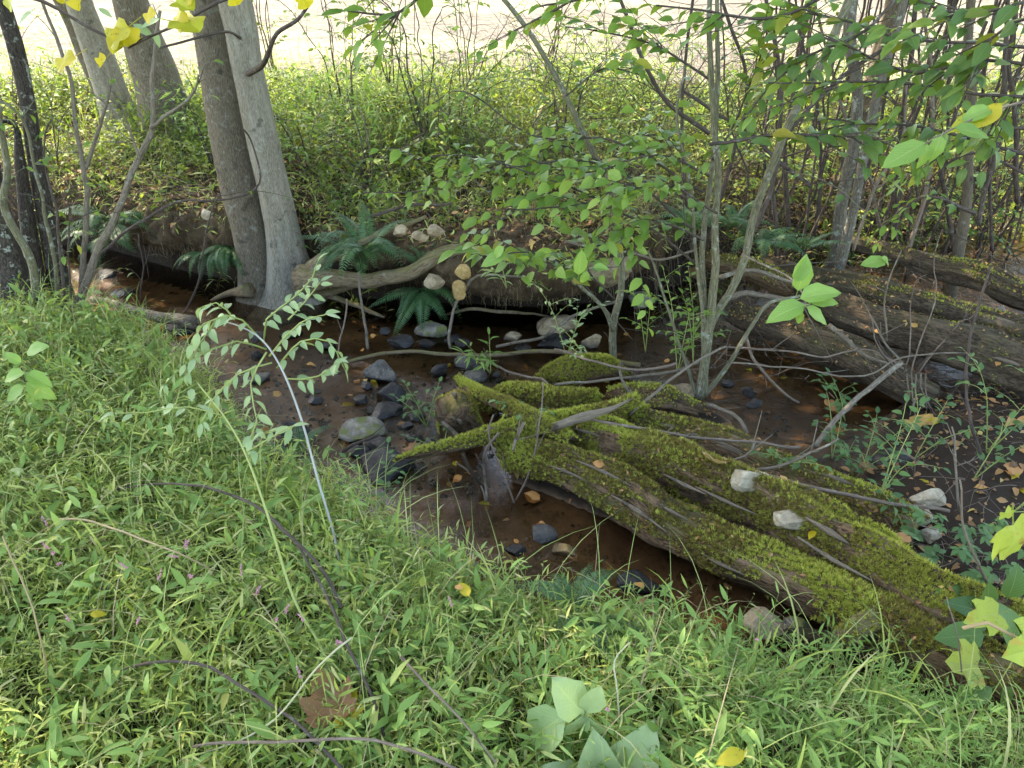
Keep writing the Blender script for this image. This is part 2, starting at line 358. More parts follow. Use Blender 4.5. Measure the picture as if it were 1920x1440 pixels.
def segd(x, y, P):
    d = np.full(np.shape(x), 9e9)
    for a, b in zip(P[:-1], P[1:]):
        v = b - a; t = np.clip(((x - a[0]) * v[0] + (y - a[1]) * v[1]) / v.dot(v), 0, 1)
        d = np.minimum(d, np.hypot(x - a[0] - t * v[0], y - a[1] - t * v[1]))
    return d
def gz(x, y):
    x = np.asarray(x, float); y = np.asarray(y, float)
    sN = yN(x) - y; sF = y - yF(x)
    z = -.085 + .012 * n2(x, y, 3.1, 4)
    for bx, by, rx, ry, h in BLOBS: z = z + h * np.exp(-(((x - bx) / rx) ** 2 + ((y - by) / ry) ** 2) * 1.4)
    rd = segd(x, y, RIDGE); z = z + .17 * ss(.28, .05, rd) + .03 * ss(.4, .2, rd) * n2(x, y, 16, 12, 3)
    z = z + .36 * ss(-.03, .2, sN) + .08 * np.clip(sN, 0, 6)
    right = ss(.9, 1.7, x)
    step = .60 * ss(.20, .42, sF) * (1 - right) + .42 * ss(0, .9, sF) * right
    z = z + step + .07 * np.clip(sF - .4, 0, 5.5)
    rough = ss(.0, .2, np.maximum(sN, sF)) * .035 * (1 - ss(6.4, 7.2, y)) + .008
    z = z + rough * n2(x, y, 2.4, 8) + rough * .4 * n2(x, y, 11, 3)
    fl = ss(6.9, 7.6, y); z = z * (1 - fl) + .84 * fl
    return z
def gtop(x, y):                                            # ground height counting the overhanging lip of the far bank
    x = np.asarray(x, float); y = np.asarray(y, float); z = gz(x, y); d = y - yF(x)
    lip = gz(x, yF(x) + .55) + .005 - .05 * ss(.7, 1., d); k = (x > -3.6) & (x < 1.2) & (d > .2) & (d < .95)
    return np.where(k, np.maximum(z, lip), z)
gx = np.unique(np.concatenate([np.arange(-9, -3.5, .1), np.arange(-3.5, 3.5, .035), np.arange(3.5, 9.01, .1)]))
gy = np.unique(np.concatenate([np.arange(-3, .6, .1), np.arange(.6, 5.2, .035), np.arange(5.2, 7.65, .1)]))
XX, YY = np.meshgrid(gx, gy); ZZ = gz(XX, YY); nx, ny = len(gx), len(gy)
VV = np.stack([XX, YY, ZZ], -1).reshape(-1, 3)
ii = (np.arange(ny - 1)[:, None] * nx + np.arange(nx - 1)[None]).reshape(-1); QQ = np.stack([ii, ii + 1, ii + nx + 1, ii + nx], -1)
cx = XX.reshape(-1)[ii] + .02; cy = YY.reshape(-1)[ii] + .02
mN = cy < yN(cx) + .06; mF = cy > yF(cx) + .1
for nm, mk, mt in (('near_bank', mN, M['nsoil']), ('far_bank', mF & ~mN, M['soil']), ('stream_bed', ~mN & ~mF, M['bed'])):
    q = QQ[mk]; us, inv = np.unique(q, return_inverse=True)
    meta(MB().add(VV[us], inv.reshape(-1, 4)).build(nm, mt), kind='structure')
# the field beyond, with gentle undulation, out to the horizon
fx = np.unique(np.concatenate([np.linspace(-400, -20, 20), np.linspace(-20, 20, 120), np.linspace(20, 400, 20)])); fy = np.unique(np.concatenate([np.linspace(7.6, 22, 110), np.linspace(22, 60, 40), np.linspace(60, 900, 30)]))
A_, B_ = np.meshgrid(fx, fy); Zf = .84 + .03 * n2(A_, B_, .8, 2) * ss(7.6, 9, B_) - .001
i2 = (np.arange(len(fy) - 1)[:, None] * len(fx) + np.arange(len(fx) - 1)[None]).reshape(-1)
meta(MB().add(np.stack([A_, B_, Zf], -1), np.stack([i2, i2 + 1, i2 + len(fx) + 1, i2 + len(fx)], -1)).build('field', M['field']), kind='structure')
# ground behind and beside the camera
mb = MB()
for x0, x1, y0, y1 in ((-400, -9, -300, 7.6), (9, 400, -300, 7.6), (-9, 9, -300, -3)):
    mb.add([(x0, y0, .55), (x1, y0, .55), (x1, y1, .55), (x0, y1, .55)], [(0, 1, 2, 3)])
meta(mb.build('ground', M['nsoil']), kind='structure')
# water
wx = np.arange(-6, 7.5, .03); wy = np.arange(.7, 6.6, .03); A_, B_ = np.meshgrid(wx, wy)
RIF = [(G(640, 790), .35), (G(1380, 750), .45), (G(1870, 560), .6), (G(1560, 640), .35), (G(200, 520), .4), (G(960, 700), .25), (G(950, 980), .18), (G(1000, 720), .3), (G(720, 800), .3), (G(450, 720), .4), (G(820, 900), .22), (G(1280, 660), .4), (G(430, 600), .4)]
rif = 0
for c, r in RIF: rif = rif + np.exp(-((A_ - c[0]) ** 2 + (B_ - c[1]) ** 2) / r ** 2 * 2)
rif = np.clip(rif, 0, 1)
Zw = .006 + rif * .012 * n2(A_, B_, 14, 3, 3) + .0012 * n2(A_, B_, 4, 9, 2)
gzw = gz(A_, B_); i2 = (np.arange(len(wy) - 1)[:, None] * len(wx) + np.arange(len(wx) - 1)[None]).reshape(-1)
q = np.stack([i2, i2 + 1, i2 + len(wx) + 1, i2 + len(wx)], -1)
keep = gzw.reshape(-1)[q].min(1) < .03; q = q[keep]; us, inv = np.unique(q, return_inverse=True)
Vw = np.stack([A_, B_, Zw], -1).reshape(-1, 3)[us]
meta(MB().add(Vw, inv.reshape(-1, 4), None, np.stack([rif.reshape(-1)[us], us * 0, us * 0], -1)).build('stream_water', M['water']), kind='structure')
# overhanging far bank face
xs = np.arange(-3.6, 1.35, .022)
prof = np.array([(.75, -.05), (.5, .0), (.25, .0), (.05, -.005), (-.05, -.04), (-.10, -.10), (-.12, -.17), (-.11, -.24), (-.06, -.31), (.02, -.37), (.12, -.43), (.22, -.48), (.3, -.54), (.36, -.64)])
prof = curve(np.c_[prof, prof[:, 0] * 0], .025)[:, :2]
Vb = []
for x in xs:
    clod = math.exp(-((x - .1) / .55) ** 2) * .14 + .07 * math.exp(-((x + 2.6) / .6) ** 2)
    fade = float(ss(1.35, .9, x)); zt = float(gz(x, yF(x) + .55)) + .01
    cut = .75 + .25 * math.sin(x * 3.1 + 1)
    for k, (dy, dz) in enumerate(prof):
        dyy = dy - clod * max(0, min(1, (0.3 - dy) / .3)) if dz > -.4 else dy * cut + .05
        Vb.append((x, yF(x) + .22 * (1 - .6 * math.exp(-((x - .1) / .6) ** 2)) + dyy * fade + (1 - fade) * .4 + .24 * math.exp(-((x + 1.45) / .38) ** 4), zt + dz * (zt + .05) / .6))
Vb = np.array(Vb); m = len(prof)
pn = fbm(Vb * 5, 2, 4)[:, None]; pn2 = fbm(Vb * 22, 5, 3)[:, None]
Vb = Vb + np.array([0, -.085, .03]) * pn + np.array([0, -.045, .022]) * pn2
i = (np.arange(len(xs) - 1)[:, None] * m + np.arange(m - 1)[None]).reshape(-1)
meta(MB().add(Vb, np.stack([i, i + 1, i + m + 1, i + m], -1)[:, ::-1]).build('bank', M['clod']), kind='structure')
BANKV = Vb.reshape(len(xs), m, 3)

from mathutils.bvhtree import BVHTree
_bi = (np.arange(len(xs) - 1)[:, None] * m + np.arange(m - 1)[None]).reshape(-1)
_BB = BVHTree.FromPolygons([tuple(v) for v in Vb], [tuple(int(q) for q in r_) for r_ in np.stack([_bi, _bi + 1, _bi + m + 1, _bi + m], -1)])
def gtop(x, y):                                            # ground height counting the overhanging lip of the far bank
    x = np.asarray(x, float); y = np.asarray(y, float); z = np.array(gz(x, y), float); d = y - yF(x); k = (x > -3.6) & (x < 1.35) & (d > -.2) & (d < 1.2)
    if z.ndim == 0: z = z.reshape(1); x = x.reshape(1); y = y.reshape(1); k = np.array(k).reshape(1)
    for i in np.argwhere(k):
        i = tuple(i); h = _BB.ray_cast(Vector((float(x[i]), float(y[i]), 2.)), Vector((0, 0, -1)))
        if h[0] is not None and h[0].z > z[i]: z[i] = h[0].z
    return z
# ------------------------------------------------------------------ leaf shapes
def leaf_geo(L=1., Wd=.5, n=6, cols=2, fold=.25, droop=.25, serr=0., peak=.4, wav=0., curl=0., seed=0):
    t = np.linspace(0, 1, n + 1); a = math.log(.5) / math.log(peak)
    w = Wd / 2 * np.sin(PI * np.clip(t, 0, 1) ** a) ** .85
    w[0] = Wd * .02; w[-1] = 0.002 * L
    c = np.linspace(-1, 1, 2 * (cols // 2) + 1); V = []; LC = []
    for k, tt in enumerate(t):
        for cc in c:
            ww = w[k] * (1 + (serr if (k % 2 and abs(cc) == 1) else 0)); x = cc * ww
            z = fold * abs(x) - droop * L * tt * tt + wav * Wd * math.sin(tt * 9 + cc * 2 + seed) * abs(cc) - curl * x * x / Wd
            V.append((x, tt * L * (1 - .25 * droop * tt), z)); LC.append((.5 + cc * .5, tt, 0))
    nc = len(c); Q = []
    for k in range(n):
        for j in range(nc - 1): Q.append((k * nc + j, k * nc + j + 1, (k + 1) * nc + j + 1, (k + 1) * nc + j))
    return np.array(V), np.array(Q), np.array(LC)
def petiole(V, Q, LC, L=.18, r=.012):
    n = len(V); P = np.array([(-r, -L, .0), (r, -L, .0), (r, 0.02, 0), (-r, .02, 0), (0, -L, -2 * r), (0, .02, -2 * r)])
    return (np.vstack([V, P]), np.vstack([Q, [(n, n + 1, n + 2, n + 3), (n, n + 4, n + 5, n + 3), (n + 1, n + 4, n + 5, n + 2)]]), np.vstack([LC, [(.5, 0, 0)] * 6]))
def leaf_mesh(name, mat, pet=True, **kw):
    V, Q, LC = leaf_geo(**kw)
    if pet: V, Q, LC = petiole(V, Q, LC)
    return mesh_np(name, V, Q, np.zeros((0, 3), int), LC, mat, True)
def outline_leaf(name, mat, pts, droop=.2, fold=.15, seed=0, thick=None):
    # lobed leaf from its half outline, mirrored; strip between midrib and margin
    P = np.array(pts, float); n = len(P); V = []; LC = []; Q = []
    mid = np.linspace(0, 1, n)
    for sgn in (-1, 1):
        for k in range(n):
            y0 = P[0, 1] * (1 - mid[k]) + P[-1, 1] * mid[k]
            for f in (0., .5, 1.):
                x = sgn * P[k, 0] * f; y = y0 * (1 - f) + P[k, 1] * f
                z = fold * abs(x) - droop * (x * x + y * y) + .05 * math.sin(7 * x + 5 * y + seed)
                V.append((x, y, z)); LC.append((.5 + sgn * .5 * f, mid[k], 0))
        o = 0 if sgn < 0 else 3 * n
        for k in range(n - 1):
            for j in (0, 1): Q.append((o + k * 3 + j, o + k * 3 + j + 1, o + k * 3 + j + 4, o + k * 3 + j + 3))
    V, Q, LC = petiole(np.array(V), np.array(Q), np.array(LC), .5, .012)
    return mesh_np(name, V, Q, np.zeros((0, 3), int), LC, mat, True)
TULIP = [(0, 0), (.22, -.03), (.5, .1), (.42, .25), (.33, .42), (.5, .62), (.46, .72), (.26, .78), (.12, .82), (0, .8)]
LOBED = [(0, 0), (.25, -.16), (.5, -.1), (.62, .12), (.5, .2), (.62, .45), (.6, .62), (.38, .55), (.3, .62), (.26, .85), (.12, .95), (0, 1.08)]
def lset(key, mat, n=3, **kw):
    LEAF[key] = [leaf_mesh('leaf', mat, seed=i, droop=[.12, .3, .45][i % 3], fold=[.15, .4, .25][i % 3], **kw) for i in range(n)]
LEAF = {}
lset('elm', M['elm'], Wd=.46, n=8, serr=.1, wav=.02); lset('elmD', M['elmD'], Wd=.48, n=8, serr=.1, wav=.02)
lset('bright', M['bright'], Wd=.52, n=14, cols=4, serr=.12, wav=.03)
lset('ovate', M['herb'], Wd=.5, n=5); lset('jewel', M['herbD'], Wd=.52, n=6); lset('pale', M['pale'], Wd=.42, n=6)
lset('lance', M['smart'], Wd=.22, n=6); lset('big', M['pale'], Wd=.62, n=12, cols=4, serr=.1, wav=.04)
lset('creeper', M['herbD'], Wd=.42, n=8, serr=.12); lset('dead', M['dead'], Wd=.55, n=6, cols=4, wav=.1, curl=.8)
lset('orange', M['orange'], Wd=.7, n=7, cols=4, wav=.09, curl=.6); lset('yel', M['yellow'], Wd=.5, n=6, cols=4, wav=.07, curl=.5)
LEAF['tulip'] = [outline_leaf('leaf', M['yellow'], TULIP, d, f, i) for i, (d, f) in enumerate([(.2, .3), (.5, .1), (.1, .6)])]
LEAF['lobed'] = [outline_leaf('leaf', M['lime'], LOBED, d, f, i) for i, (d, f) in enumerate([(.15, .1), (.3, .25), (.1, .3)])]
LEAF['maple'] = [outline_leaf('leaf', M['dead'], LOBED, d, f, i) for i, (d, f) in enumerate([(.4, .3), (-.5, .1), (.6, .5)])]
def basis(d, nrmv):
    d = nrm(d); z = nrm(nrmv - d * np.sum(nrmv * d, -1, keepdims=True)); x = np.cross(d, z); return np.stack([x, d, z], -1)
def place(me, name, parent, pos, d, up, size):
    R = basis(np.asarray(d, float), np.asarray(up, float)); p = np.asarray(pos, float) - (OFF[parent.name] if parent is not None else 0)
    m = Matrix(((R[0, 0] * size, R[0, 1] * size, R[0, 2] * size, p[0]), (R[1, 0] * size, R[1, 1] * size, R[1, 2] * size, p[1]), (R[2, 0] * size, R[2, 1] * size, R[2, 2] * size, p[2]), (0, 0, 0, 1)))
    o = bpy.data.objects.new(name, me); C.objects.link(o)
    if parent is not None: o.parent = parent
    o.matrix_basis = m; return o
UP = np.array([0, 0, 1.])
def leaves_on(root, P, T, kind, size, spacing, start=.15, side_f=.9, droop=.15, jit=.35, name='leaf', tip=True, zig=None):
    L = np.concatenate([[0], np.cumsum(np.linalg.norm(np.diff(P, axis=0), axis=1))]); s = L[-1] * start; k = random.randint(0, 1)
    ms = LEAF[kind]
    while s < L[-1]:
        p = np.array([np.interp(s, L, P[:, c]) for c in range(3)]); t = nrm(np.array([np.interp(s, L, T[:, c]) for c in range(3)]))
        side = nrm(np.cross(t, UP) + 1e-6); sg = 1 if k % 2 else -1
        d = t * random.uniform(.4, .9) + side * sg * side_f * random.uniform(.7, 1.2) + UP * (-droop + random.gauss(0, .2))
        up = UP + np.array([random.gauss(0, jit), random.gauss(0, jit) - .3, 0]); sz = size * random.uniform(.65, 1.12) * (1 - .25 * s / L[-1])
        d = nrm(d); place(random.choice(ms), name, root, p + d * .16 * sz, d, up, sz)
        s += spacing * random.uniform(.7, 1.3); k += 1
    if tip: place(random.choice(ms), name, root, P[-1] + T[-1] * .1 * size, T[-1] - UP * droop, UP + .1, size * .8)

# ------------------------------------------------------------------ mass planting (stuff)
def scatter(mb, tmpl, R, P, S, tint):
    V, Q, LC = tmpl; N = len(P); v = np.einsum('nij,tj->nti', R * np.asarray(S)[:, None, None], V) + P[:, None, :]
    l = np.broadcast_to(LC, (N,) + LC.shape).copy(); l[..., 2] = tint[:, None]
    q = (Q[None] + (np.arange(N) * len(V))[:, None, None]).reshape(-1, Q.shape[1])
    if q.shape[1] == 4: mb.add(v, q, None, l)
    else: mb.add(v, None, q, l)
def ribbon(mb, P, w, tint):                                # P (N,k,3) paths, w (N,), two crossed strips would be wasteful: one three-sided strip
    N, k, _ = P.shape; T = nrm(np.gradient(P, axis=1)); sd = nrm(np.cross(T, nrm(np.array([.3, -1, .5])))); up = np.cross(T, sd)
    tp = np.linspace(1, .35, k)[None, :, None]
    ring = np.stack([P + sd * w[:, None, None] * tp, P - sd * w[:, None, None] * tp * .5 + up * w[:, None, None] * tp * .8, P - sd * w[:, None, None] * tp * .5 - up * w[:, None, None] * tp * .8], 2)
    base = (np.arange(N) * k * 3)[:, None, None]; i = np.arange(k - 1)[None, :, None] * 3; j = np.arange(3)[None, None]; jn = (j + 1) % 3
    Q = np.stack([base + i + j, base + i + jn, base + i + 3 + jn, base + i + 3 + j], -1).reshape(-1, 4)
    LC = np.zeros((N, k, 3, 3)); LC[..., 2] = tint[:, None, None]; mb.add(ring, Q, None, LC)
def sprigs(mbL, mbS, bx, by, H, Lr, nl, tmpl, ls, spread=.9, tint=None, sw=.0011, base_z=None, droop=.1, start=.25, head=None, lay=1.5):
    N = len(bx); az = rng.uniform(0, 2 * PI, N) if head is None else head; hd = np.stack([np.cos(az), np.sin(az), 0 * az], -1)
    z = gtop(bx, by) if base_z is None else base_z; b = np.stack([bx, by, z - .01], -1)
    def pt(t): return b[:, None] + UP * (H[:, None] * (t * (1.6 - .6 * t)))[..., None] + hd[:, None] * (Lr[:, None] * t ** lay)[..., None]
    tk = np.linspace(0, 1, 5)[None].repeat(N, 0); ribbon(mbS, pt(tk), np.full(N, sw), rng.random(N))
    t = np.linspace(start, 1, nl)[None] + rng.uniform(-.04, .04, (N, nl)); P = pt(t); T = nrm(pt(t + .02) - pt(t - .02))
    sg = np.where((np.arange(nl)[None] + rng.integers(0, 2, (N, 1))) % 2, 1., -1.)
    tw = rng.uniform(0, 2 * PI, (N, 1)); side0 = nrm(np.cross(T, UP) + 1e-5); upv = np.cross(side0, T)
    side = side0 * np.cos(tw)[..., None] + upv * np.sin(tw)[..., None] * .5
    d = nrm(T * rng.uniform(.3, .9, (N, nl, 1)) + side * (sg * spread)[..., None] + UP * rng.normal(-droop, .22, (N, nl, 1)))
    up = UP + rng.normal(0, .38, (N, nl, 3)); R = basis(d, up).reshape(-1, 3, 3)
    s = (ls * rng.uniform(.45, 1.35, (N, nl)) * rng.uniform(.7, 1.35, (N, 1))) * (1 - .35 * np.abs(t - .6))
    ti = (rng.random(N) if tint is None else tint)[:, None] * .75 + rng.random((N, nl)) * .25
    scatter(mbL, tmpl, R, P.reshape(-1, 3), s.reshape(-1), np.clip(ti, 0, .999).reshape(-1))
LANCE8 = leaf_geo(Wd=.145, n=4, cols=2, fold=.5, droop=.22, peak=.38); LANCE4 = leaf_geo(Wd=.16, n=2, cols=2, fold=.5, droop=.2, peak=.42)
SMART8 = leaf_geo(Wd=.26, n=4, cols=2, fold=.35, droop=.25, peak=.38); OV4 = leaf_geo(Wd=.5, n=2, cols=2, fold=.3, droop=.2, peak=.45); OV8 = leaf_geo(Wd=.5, n=4, cols=2, fold=.3, droop=.25)
def sample(n, x0, x1, y0, y1, mask):
    x = rng.uniform(x0, x1, n); y = rng.uniform(y0, y1, n); k = mask(x, y); return x[k], y[k]
def warm(x, y): return np.clip(.66 - x * .5 + .25 * n2(x, y, 1.3, 21, 2) + (y - 2) * .12, 0, 1)
nb = lambda m=-.07: (lambda x, y: (yN(x) - y > m))
def low(x, y): return .55 + .45 * ss(.05, .5, yN(x) - y)
# foreground and near bank cover: two kinds of leaf
for nm, lab, kind, cnt, box, tm, ls, nl in (
        ('stiltgrass', 'cool', 0, 16500, (-2.6, 2.6, .2, 2.3), LANCE8, .040, 8), ('stiltgrass', 'far', 0, 16000, (-4.8, 2.2, 2.2, 5.2), LANCE4, .042, 8)):
    mc, mw, st = MB(), MB(), MB()
    x, y = sample(cnt, *box, nb()); wv = warm(x, y) > rng.random(len(x))
    for mk, tgt in ((wv, mw), (~wv, mc)):
        xx, yy = x[mk], y[mk]; n = len(xx)
        sprigs(tgt, st, xx, yy, rng.uniform(.10, .26, n) * low(xx, yy), rng.uniform(.04, .22, n), nl, tm, ls, tint=rng.random(n))
    if mc.n: meta(mc.build('stiltgrass', M['stilt']), 'cool green stiltgrass covering the near bank', 'grass', kind='stuff')
    if mw.n: meta(mw.build('stiltgrass', M['stiltY']), 'yellow green stiltgrass covering the near bank', 'grass', kind='stuff')
    meta(st.build('grass_stems', M['stem']), 'thin green grass stems on the near bank', 'grass', kind='stuff')
ml, st = MB(), MB()
x, y = sample(4600, -2.6, 2.0, .3, 3.4, lambda x, y: (yN(x) - y > .12) & (n2(x, y, 1.1, 33, 2) + .35 - .25 * x > 0)); n = len(x)
sprigs(ml, st, x, y, rng.uniform(.14, .30, n) * low(x, y), rng.uniform(.02, .16, n), 6, SMART8, .056, tint=rng.random(n), sw=.0015)
meta(ml.build('smartweed', M['smart']), 'broader leaved smartweed patch in the near bank grass', 'weeds', kind='stuff')
meta(st.build('weed_stems', M['stem']), 'reddish green weed stems on the near bank', 'weeds', kind='stuff')
ml, st = MB(), MB()
x, y = sample(1500, -2.6, 2.0, .3, 3.8, lambda x, y: (yN(x) - y > .1) & (n2(x, y, 1.7, 43, 2) > .0)); n = len(x)
sprigs(ml, st, x, y, rng.uniform(.10, .28, n) * low(x, y), rng.uniform(.02, .12, n), 5, OV8, .032, tint=rng.random(n), sw=.0013)
meta(ml.build('clover_like_weed', M['herb']), 'small round leaved weeds scattered in the near bank grass', 'weeds', kind='stuff'); meta(st.build('weed_stems', M['straw']), 'thin brown weed stems in the near bank grass', 'weeds', kind='stuff')
# long arching grass blades, straws
def blades(n, box, mask, Lh, Lr, w, mat, name, label):
    mb = MB(); x, y = sample(n, *box, mask); n = len(x); az = rng.uniform(0, 2 * PI, n); k = 7; t = np.linspace(0, 1, k)
    H = rng.uniform(*Lh, n); R = rng.uniform(*Lr, n); b = np.stack([x, y, gz(x, y)], -1)
    P = b[:, None] + UP * (H[:, None] * (t * (1.9 - t)))[..., None] + np.stack([np.cos(az), np.sin(az), 0 * az], -1)[:, None] * (R[:, None] * t ** 1.8)[..., None]
    sd = np.stack([-np.sin(az), np.cos(az), az * 0], -1)[:, None]; ww = (np.array([.6, .9, 1, .95, .8, .5, .05]) * w)[None, :, None] * rng.uniform(.6, 1.3, (n, 1, 1))
    V = np.stack([P - sd * ww, P + UP * -.25 * ww, P + sd * ww], 2)
    base = (np.arange(n) * k * 3)[:, None, None]; i = np.arange(k - 1)[None, :, None] * 3; j = np.arange(2)[None, None]
    Q = np.stack([base + i + j, base + i + j + 1, base + i + j + 4, base + i + j + 3], -1).reshape(-1, 4)
    LC = np.zeros((n, k, 3, 3)); LC[..., 0] = np.array([0, .5, 1]); LC[..., 2] = rng.random((n, 1, 1)); mb.add(V, Q, None, LC)
    return meta(mb.build(name, mat), label, 'grass', kind='stuff')
blades(1500, (-2.5, 2.2, .4, 3.4), nb(.1), (.12, .34), (.05, .3), .0028, M['stiltY'], 'grass_blades', 'long arching grass blades standing above the near bank weeds')
blades(1000, (-2.5, 2.2, .4, 3.8), nb(.1), (.12, .40), (.05, .35), .0012, M['straw'], 'dry_straws', 'thin dry straws leaning through the near bank grass')
blades(2600, (-2.6, 2.2, .4, 3.8), nb(.05), (.14, .42), (.08, .42), .0012, M['stem'], 'grass_stalks', 'thin pale green stalks crossing above the near bank grass')
# far side: low herbs on the bank and a bright thicket of herbs up to the field
fm = lambda a, b: (lambda x, y: (y - yF(x) > a) & (y - yF(x) < b) & (y < 7.5))
def dens(x, y): return np.clip(.26 + .5 * ss(.6, 1.6, y - yF(x)) + .25 * np.clip(-x / 2, -.2, 1), 0, 1) * (.12 + 1.1 * ss(-.45, .5, n2(x, y, 1.1, 55, 3))) * (1 - .6 * np.exp(-((x - .6) / .9) ** 2 - ((y - 5.6) / .8) ** 2))
ml, st = MB(), MB()
x, y = sample(26000, -6, 6, 4.2, 7.6, lambda x, y: fm(.05, 6)(x, y) & (dens(x, y) > rng.random(len(x)))); n = len(x)
hh = rng.uniform(.06, .26, n) * (1 + .9 * ss(.8, 2., y - yF(x))) * (1 - .35 * ss(6.5, 7.5, y))
sprigs(ml, st, x, y, hh, rng.uniform(.02, .2, n), 7, OV4, .045, tint=rng.random(n), sw=.0016, start=.15)
meta(ml.build('undergrowth', M['herb']), 'bright yellow green herbs between the bank and the field', 'undergrowth', kind='stuff')
meta(st.build('herb_stems', M['stem']), 'thin stems of the herbs beyond the bank', 'undergrowth', kind='stuff')
ml, st = MB(), MB()
x, y = sample(8000, -6, 6, 3.8, 7.4, lambda x, y: fm(.0, 5)(x, y) & (.35 + .4 * n2(x, y, 1.4, 66, 2) > rng.random(len(x)))); n = len(x)
sprigs(ml, st, x, y, rng.uniform(.06, .34, n), rng.uniform(.05, .25, n), 7, LANCE4, .075, tint=rng.random(n), sw=.0013, start=.1)
meta(ml.build('bank_grass', M['stiltY']), 'narrow leaved grass scattered over the far bank', 'grass', kind='stuff')
meta(st.build('bank_grass_stems', M['straw']), 'dry stems of the far bank grass', 'grass', kind='stuff')
blades(1900, (-8, 8, 5.8, 7.9), lambda x, y: y > 5.8, (.12, .42), (.05, .3), .005, M['herb'], 'field_edge_grass', 'tall pale green grass along the field edge')
blades(1100, (-8, 8, 5.2, 8.2), lambda x, y: y > 5, (.12, .5), (.05, .4), .0022, M['straw'], 'field_edge_straw', 'dry straw coloured stalks along the field edge')
# leaf litter and twig litter
ml, st = MB(), MB()
x, y = sample(2600, -6, 6, 4.6, 7.5, lambda x, y: fm(.9, 6)(x, y) & (n2(x, y, .8, 91, 2) > .05)); n = len(x)
sprigs(ml, st, x, y, rng.uniform(.25, .6, n), rng.uniform(.05, .3, n), 9, LANCE4, .10, tint=rng.random(n), sw=.0018, start=.2)
meta(ml.build('tall_herbs', M['stilt']), 'taller narrow leaved herbs among the undergrowth beyond the bank', 'undergrowth', kind='stuff'); meta(st.build('tall_herb_stems', M['twig']), 'brown stems of the taller herbs beyond the bank', 'undergrowth', kind='stuff')
def litter(n, box, mask, size, mat, name, label, zoff=.008, tm=None):
    mb = MB(); x, y = sample(n, *box, mask); n = len(x); az = rng.uniform(0, 2 * PI, n)
    d = np.stack([np.cos(az), np.sin(az), rng.normal(0, .25, n)], -1); up = UP + rng.normal(0, .45, (n, 3))
    scatter(mb, tm or leaf_geo(Wd=.55, n=3, cols=2, fold=.5, droop=.4), basis(d, up), np.stack([x, y, gtop(x, y) + zoff], -1), size * rng.uniform(.5, 1.3, n), rng.random(n))
    return meta(mb.build(name, mat), label, 'leaf litter', kind='stuff')
litter(16000, (-5, 5, 3.8, 7), fm(.0, 2.2), .042, M['dead'], 'leaf_litter', 'brown leaf litter covering the top of the far bank')
isl = lambda x, y: (gz(x, y) > .015) & (yN(x) - y < -.05) & (y - yF(x) < .3)
litter(4500, (-.2, 4.5, 1.4, 4.5), isl, .035, M['dead'], 'leaf_litter', 'brown leaf litter caught between the mossy logs')
litter(260, (-3, 3.5, 1.4, 4.6), lambda x, y: (gz(x, y) < .0) , .035, M['dead'], 'sunken_leaves', 'dark leaves lying on the stream bed', .012)
def twigs(n, box, mask, L, w, mat, name, label, rise=.25, zr=.05):
    mb = MB(); x, y = sample(n, *box, mask); n = len(x); az = rng.uniform(0, 2 * PI, n); k = 6; t = np.linspace(-.5, .5, k)
    LL = rng.uniform(*L, n); P = np.stack([x, y, gtop(x, y) + .02], -1)[:, None] + np.stack([np.cos(az), np.sin(az), rng.normal(0, rise, n)], -1)[:, None] * (LL[:, None] * t)[..., None]
    P = P + rng.normal(0, .018, P.shape) * (LL / .3)[:, None, None]; P[..., 2] += rng.uniform(0, zr, (n, 1)) + np.abs(t) * .0
    P[..., 2] = np.maximum(P[..., 2], gtop(P[..., 0], P[..., 1]) + .004)
    ribbon(mb, P, rng.uniform(.4, 1.3, n) * w, rng.random(n)); return meta(mb.build(name, mat), label, 'twigs', kind='stuff')
twigs(1500, (-5, 6, 3.8, 7), fm(.0, 2.4), (.15, .6), .003, M['twig'], 'fallen_twigs', 'fallen brown twigs lying over the far bank')
twigs(900, (.7, 4.8, 3.2, 5.8), lambda x, y: y < 6, (.3, 1.1), .0032, M['twig'], 'tangled_twigs', 'tangle of bare twigs over the weathered logs', .35)
twigs(520, (.2, 3.6, 1.5, 3.6), isl, (.08, .4), .002, M['twig'], 'fallen_twigs', 'small twigs lying among the mossy logs', .1)
twigs(900, (-6, 6, 4.9, 7.4), fm(.8, 4.2), (.3, 1.0), .0022, M['twigD'], 'standing_dead_stalks', 'thin dark dead stalks among the far herbs', .9)
twigs(900, (-1.2, 2.6, 4.5, 6.4), fm(.4, 3), (.25, .9), .0022, M['twigG'], 'bramble_tangle', 'grey tangle of dead bramble stems in the middle of the far bank', .8)
twigs(620, (1.1, 5.2, 4.1, 6.6), lambda x, y: y > 4, (.4, 1.3), .0032, M['twigD'], 'thicket_twigs', 'dark crossing twigs filling the right thicket', .7, 1.15)
twigs(330, (-.6, 2.6, 4.7, 6.8), lambda x, y: y > 4, (.4, 1.1), .0024, M['twigD'], 'bramble_twigs', 'dark arching bramble twigs in the middle of the far bank', .7, .8)
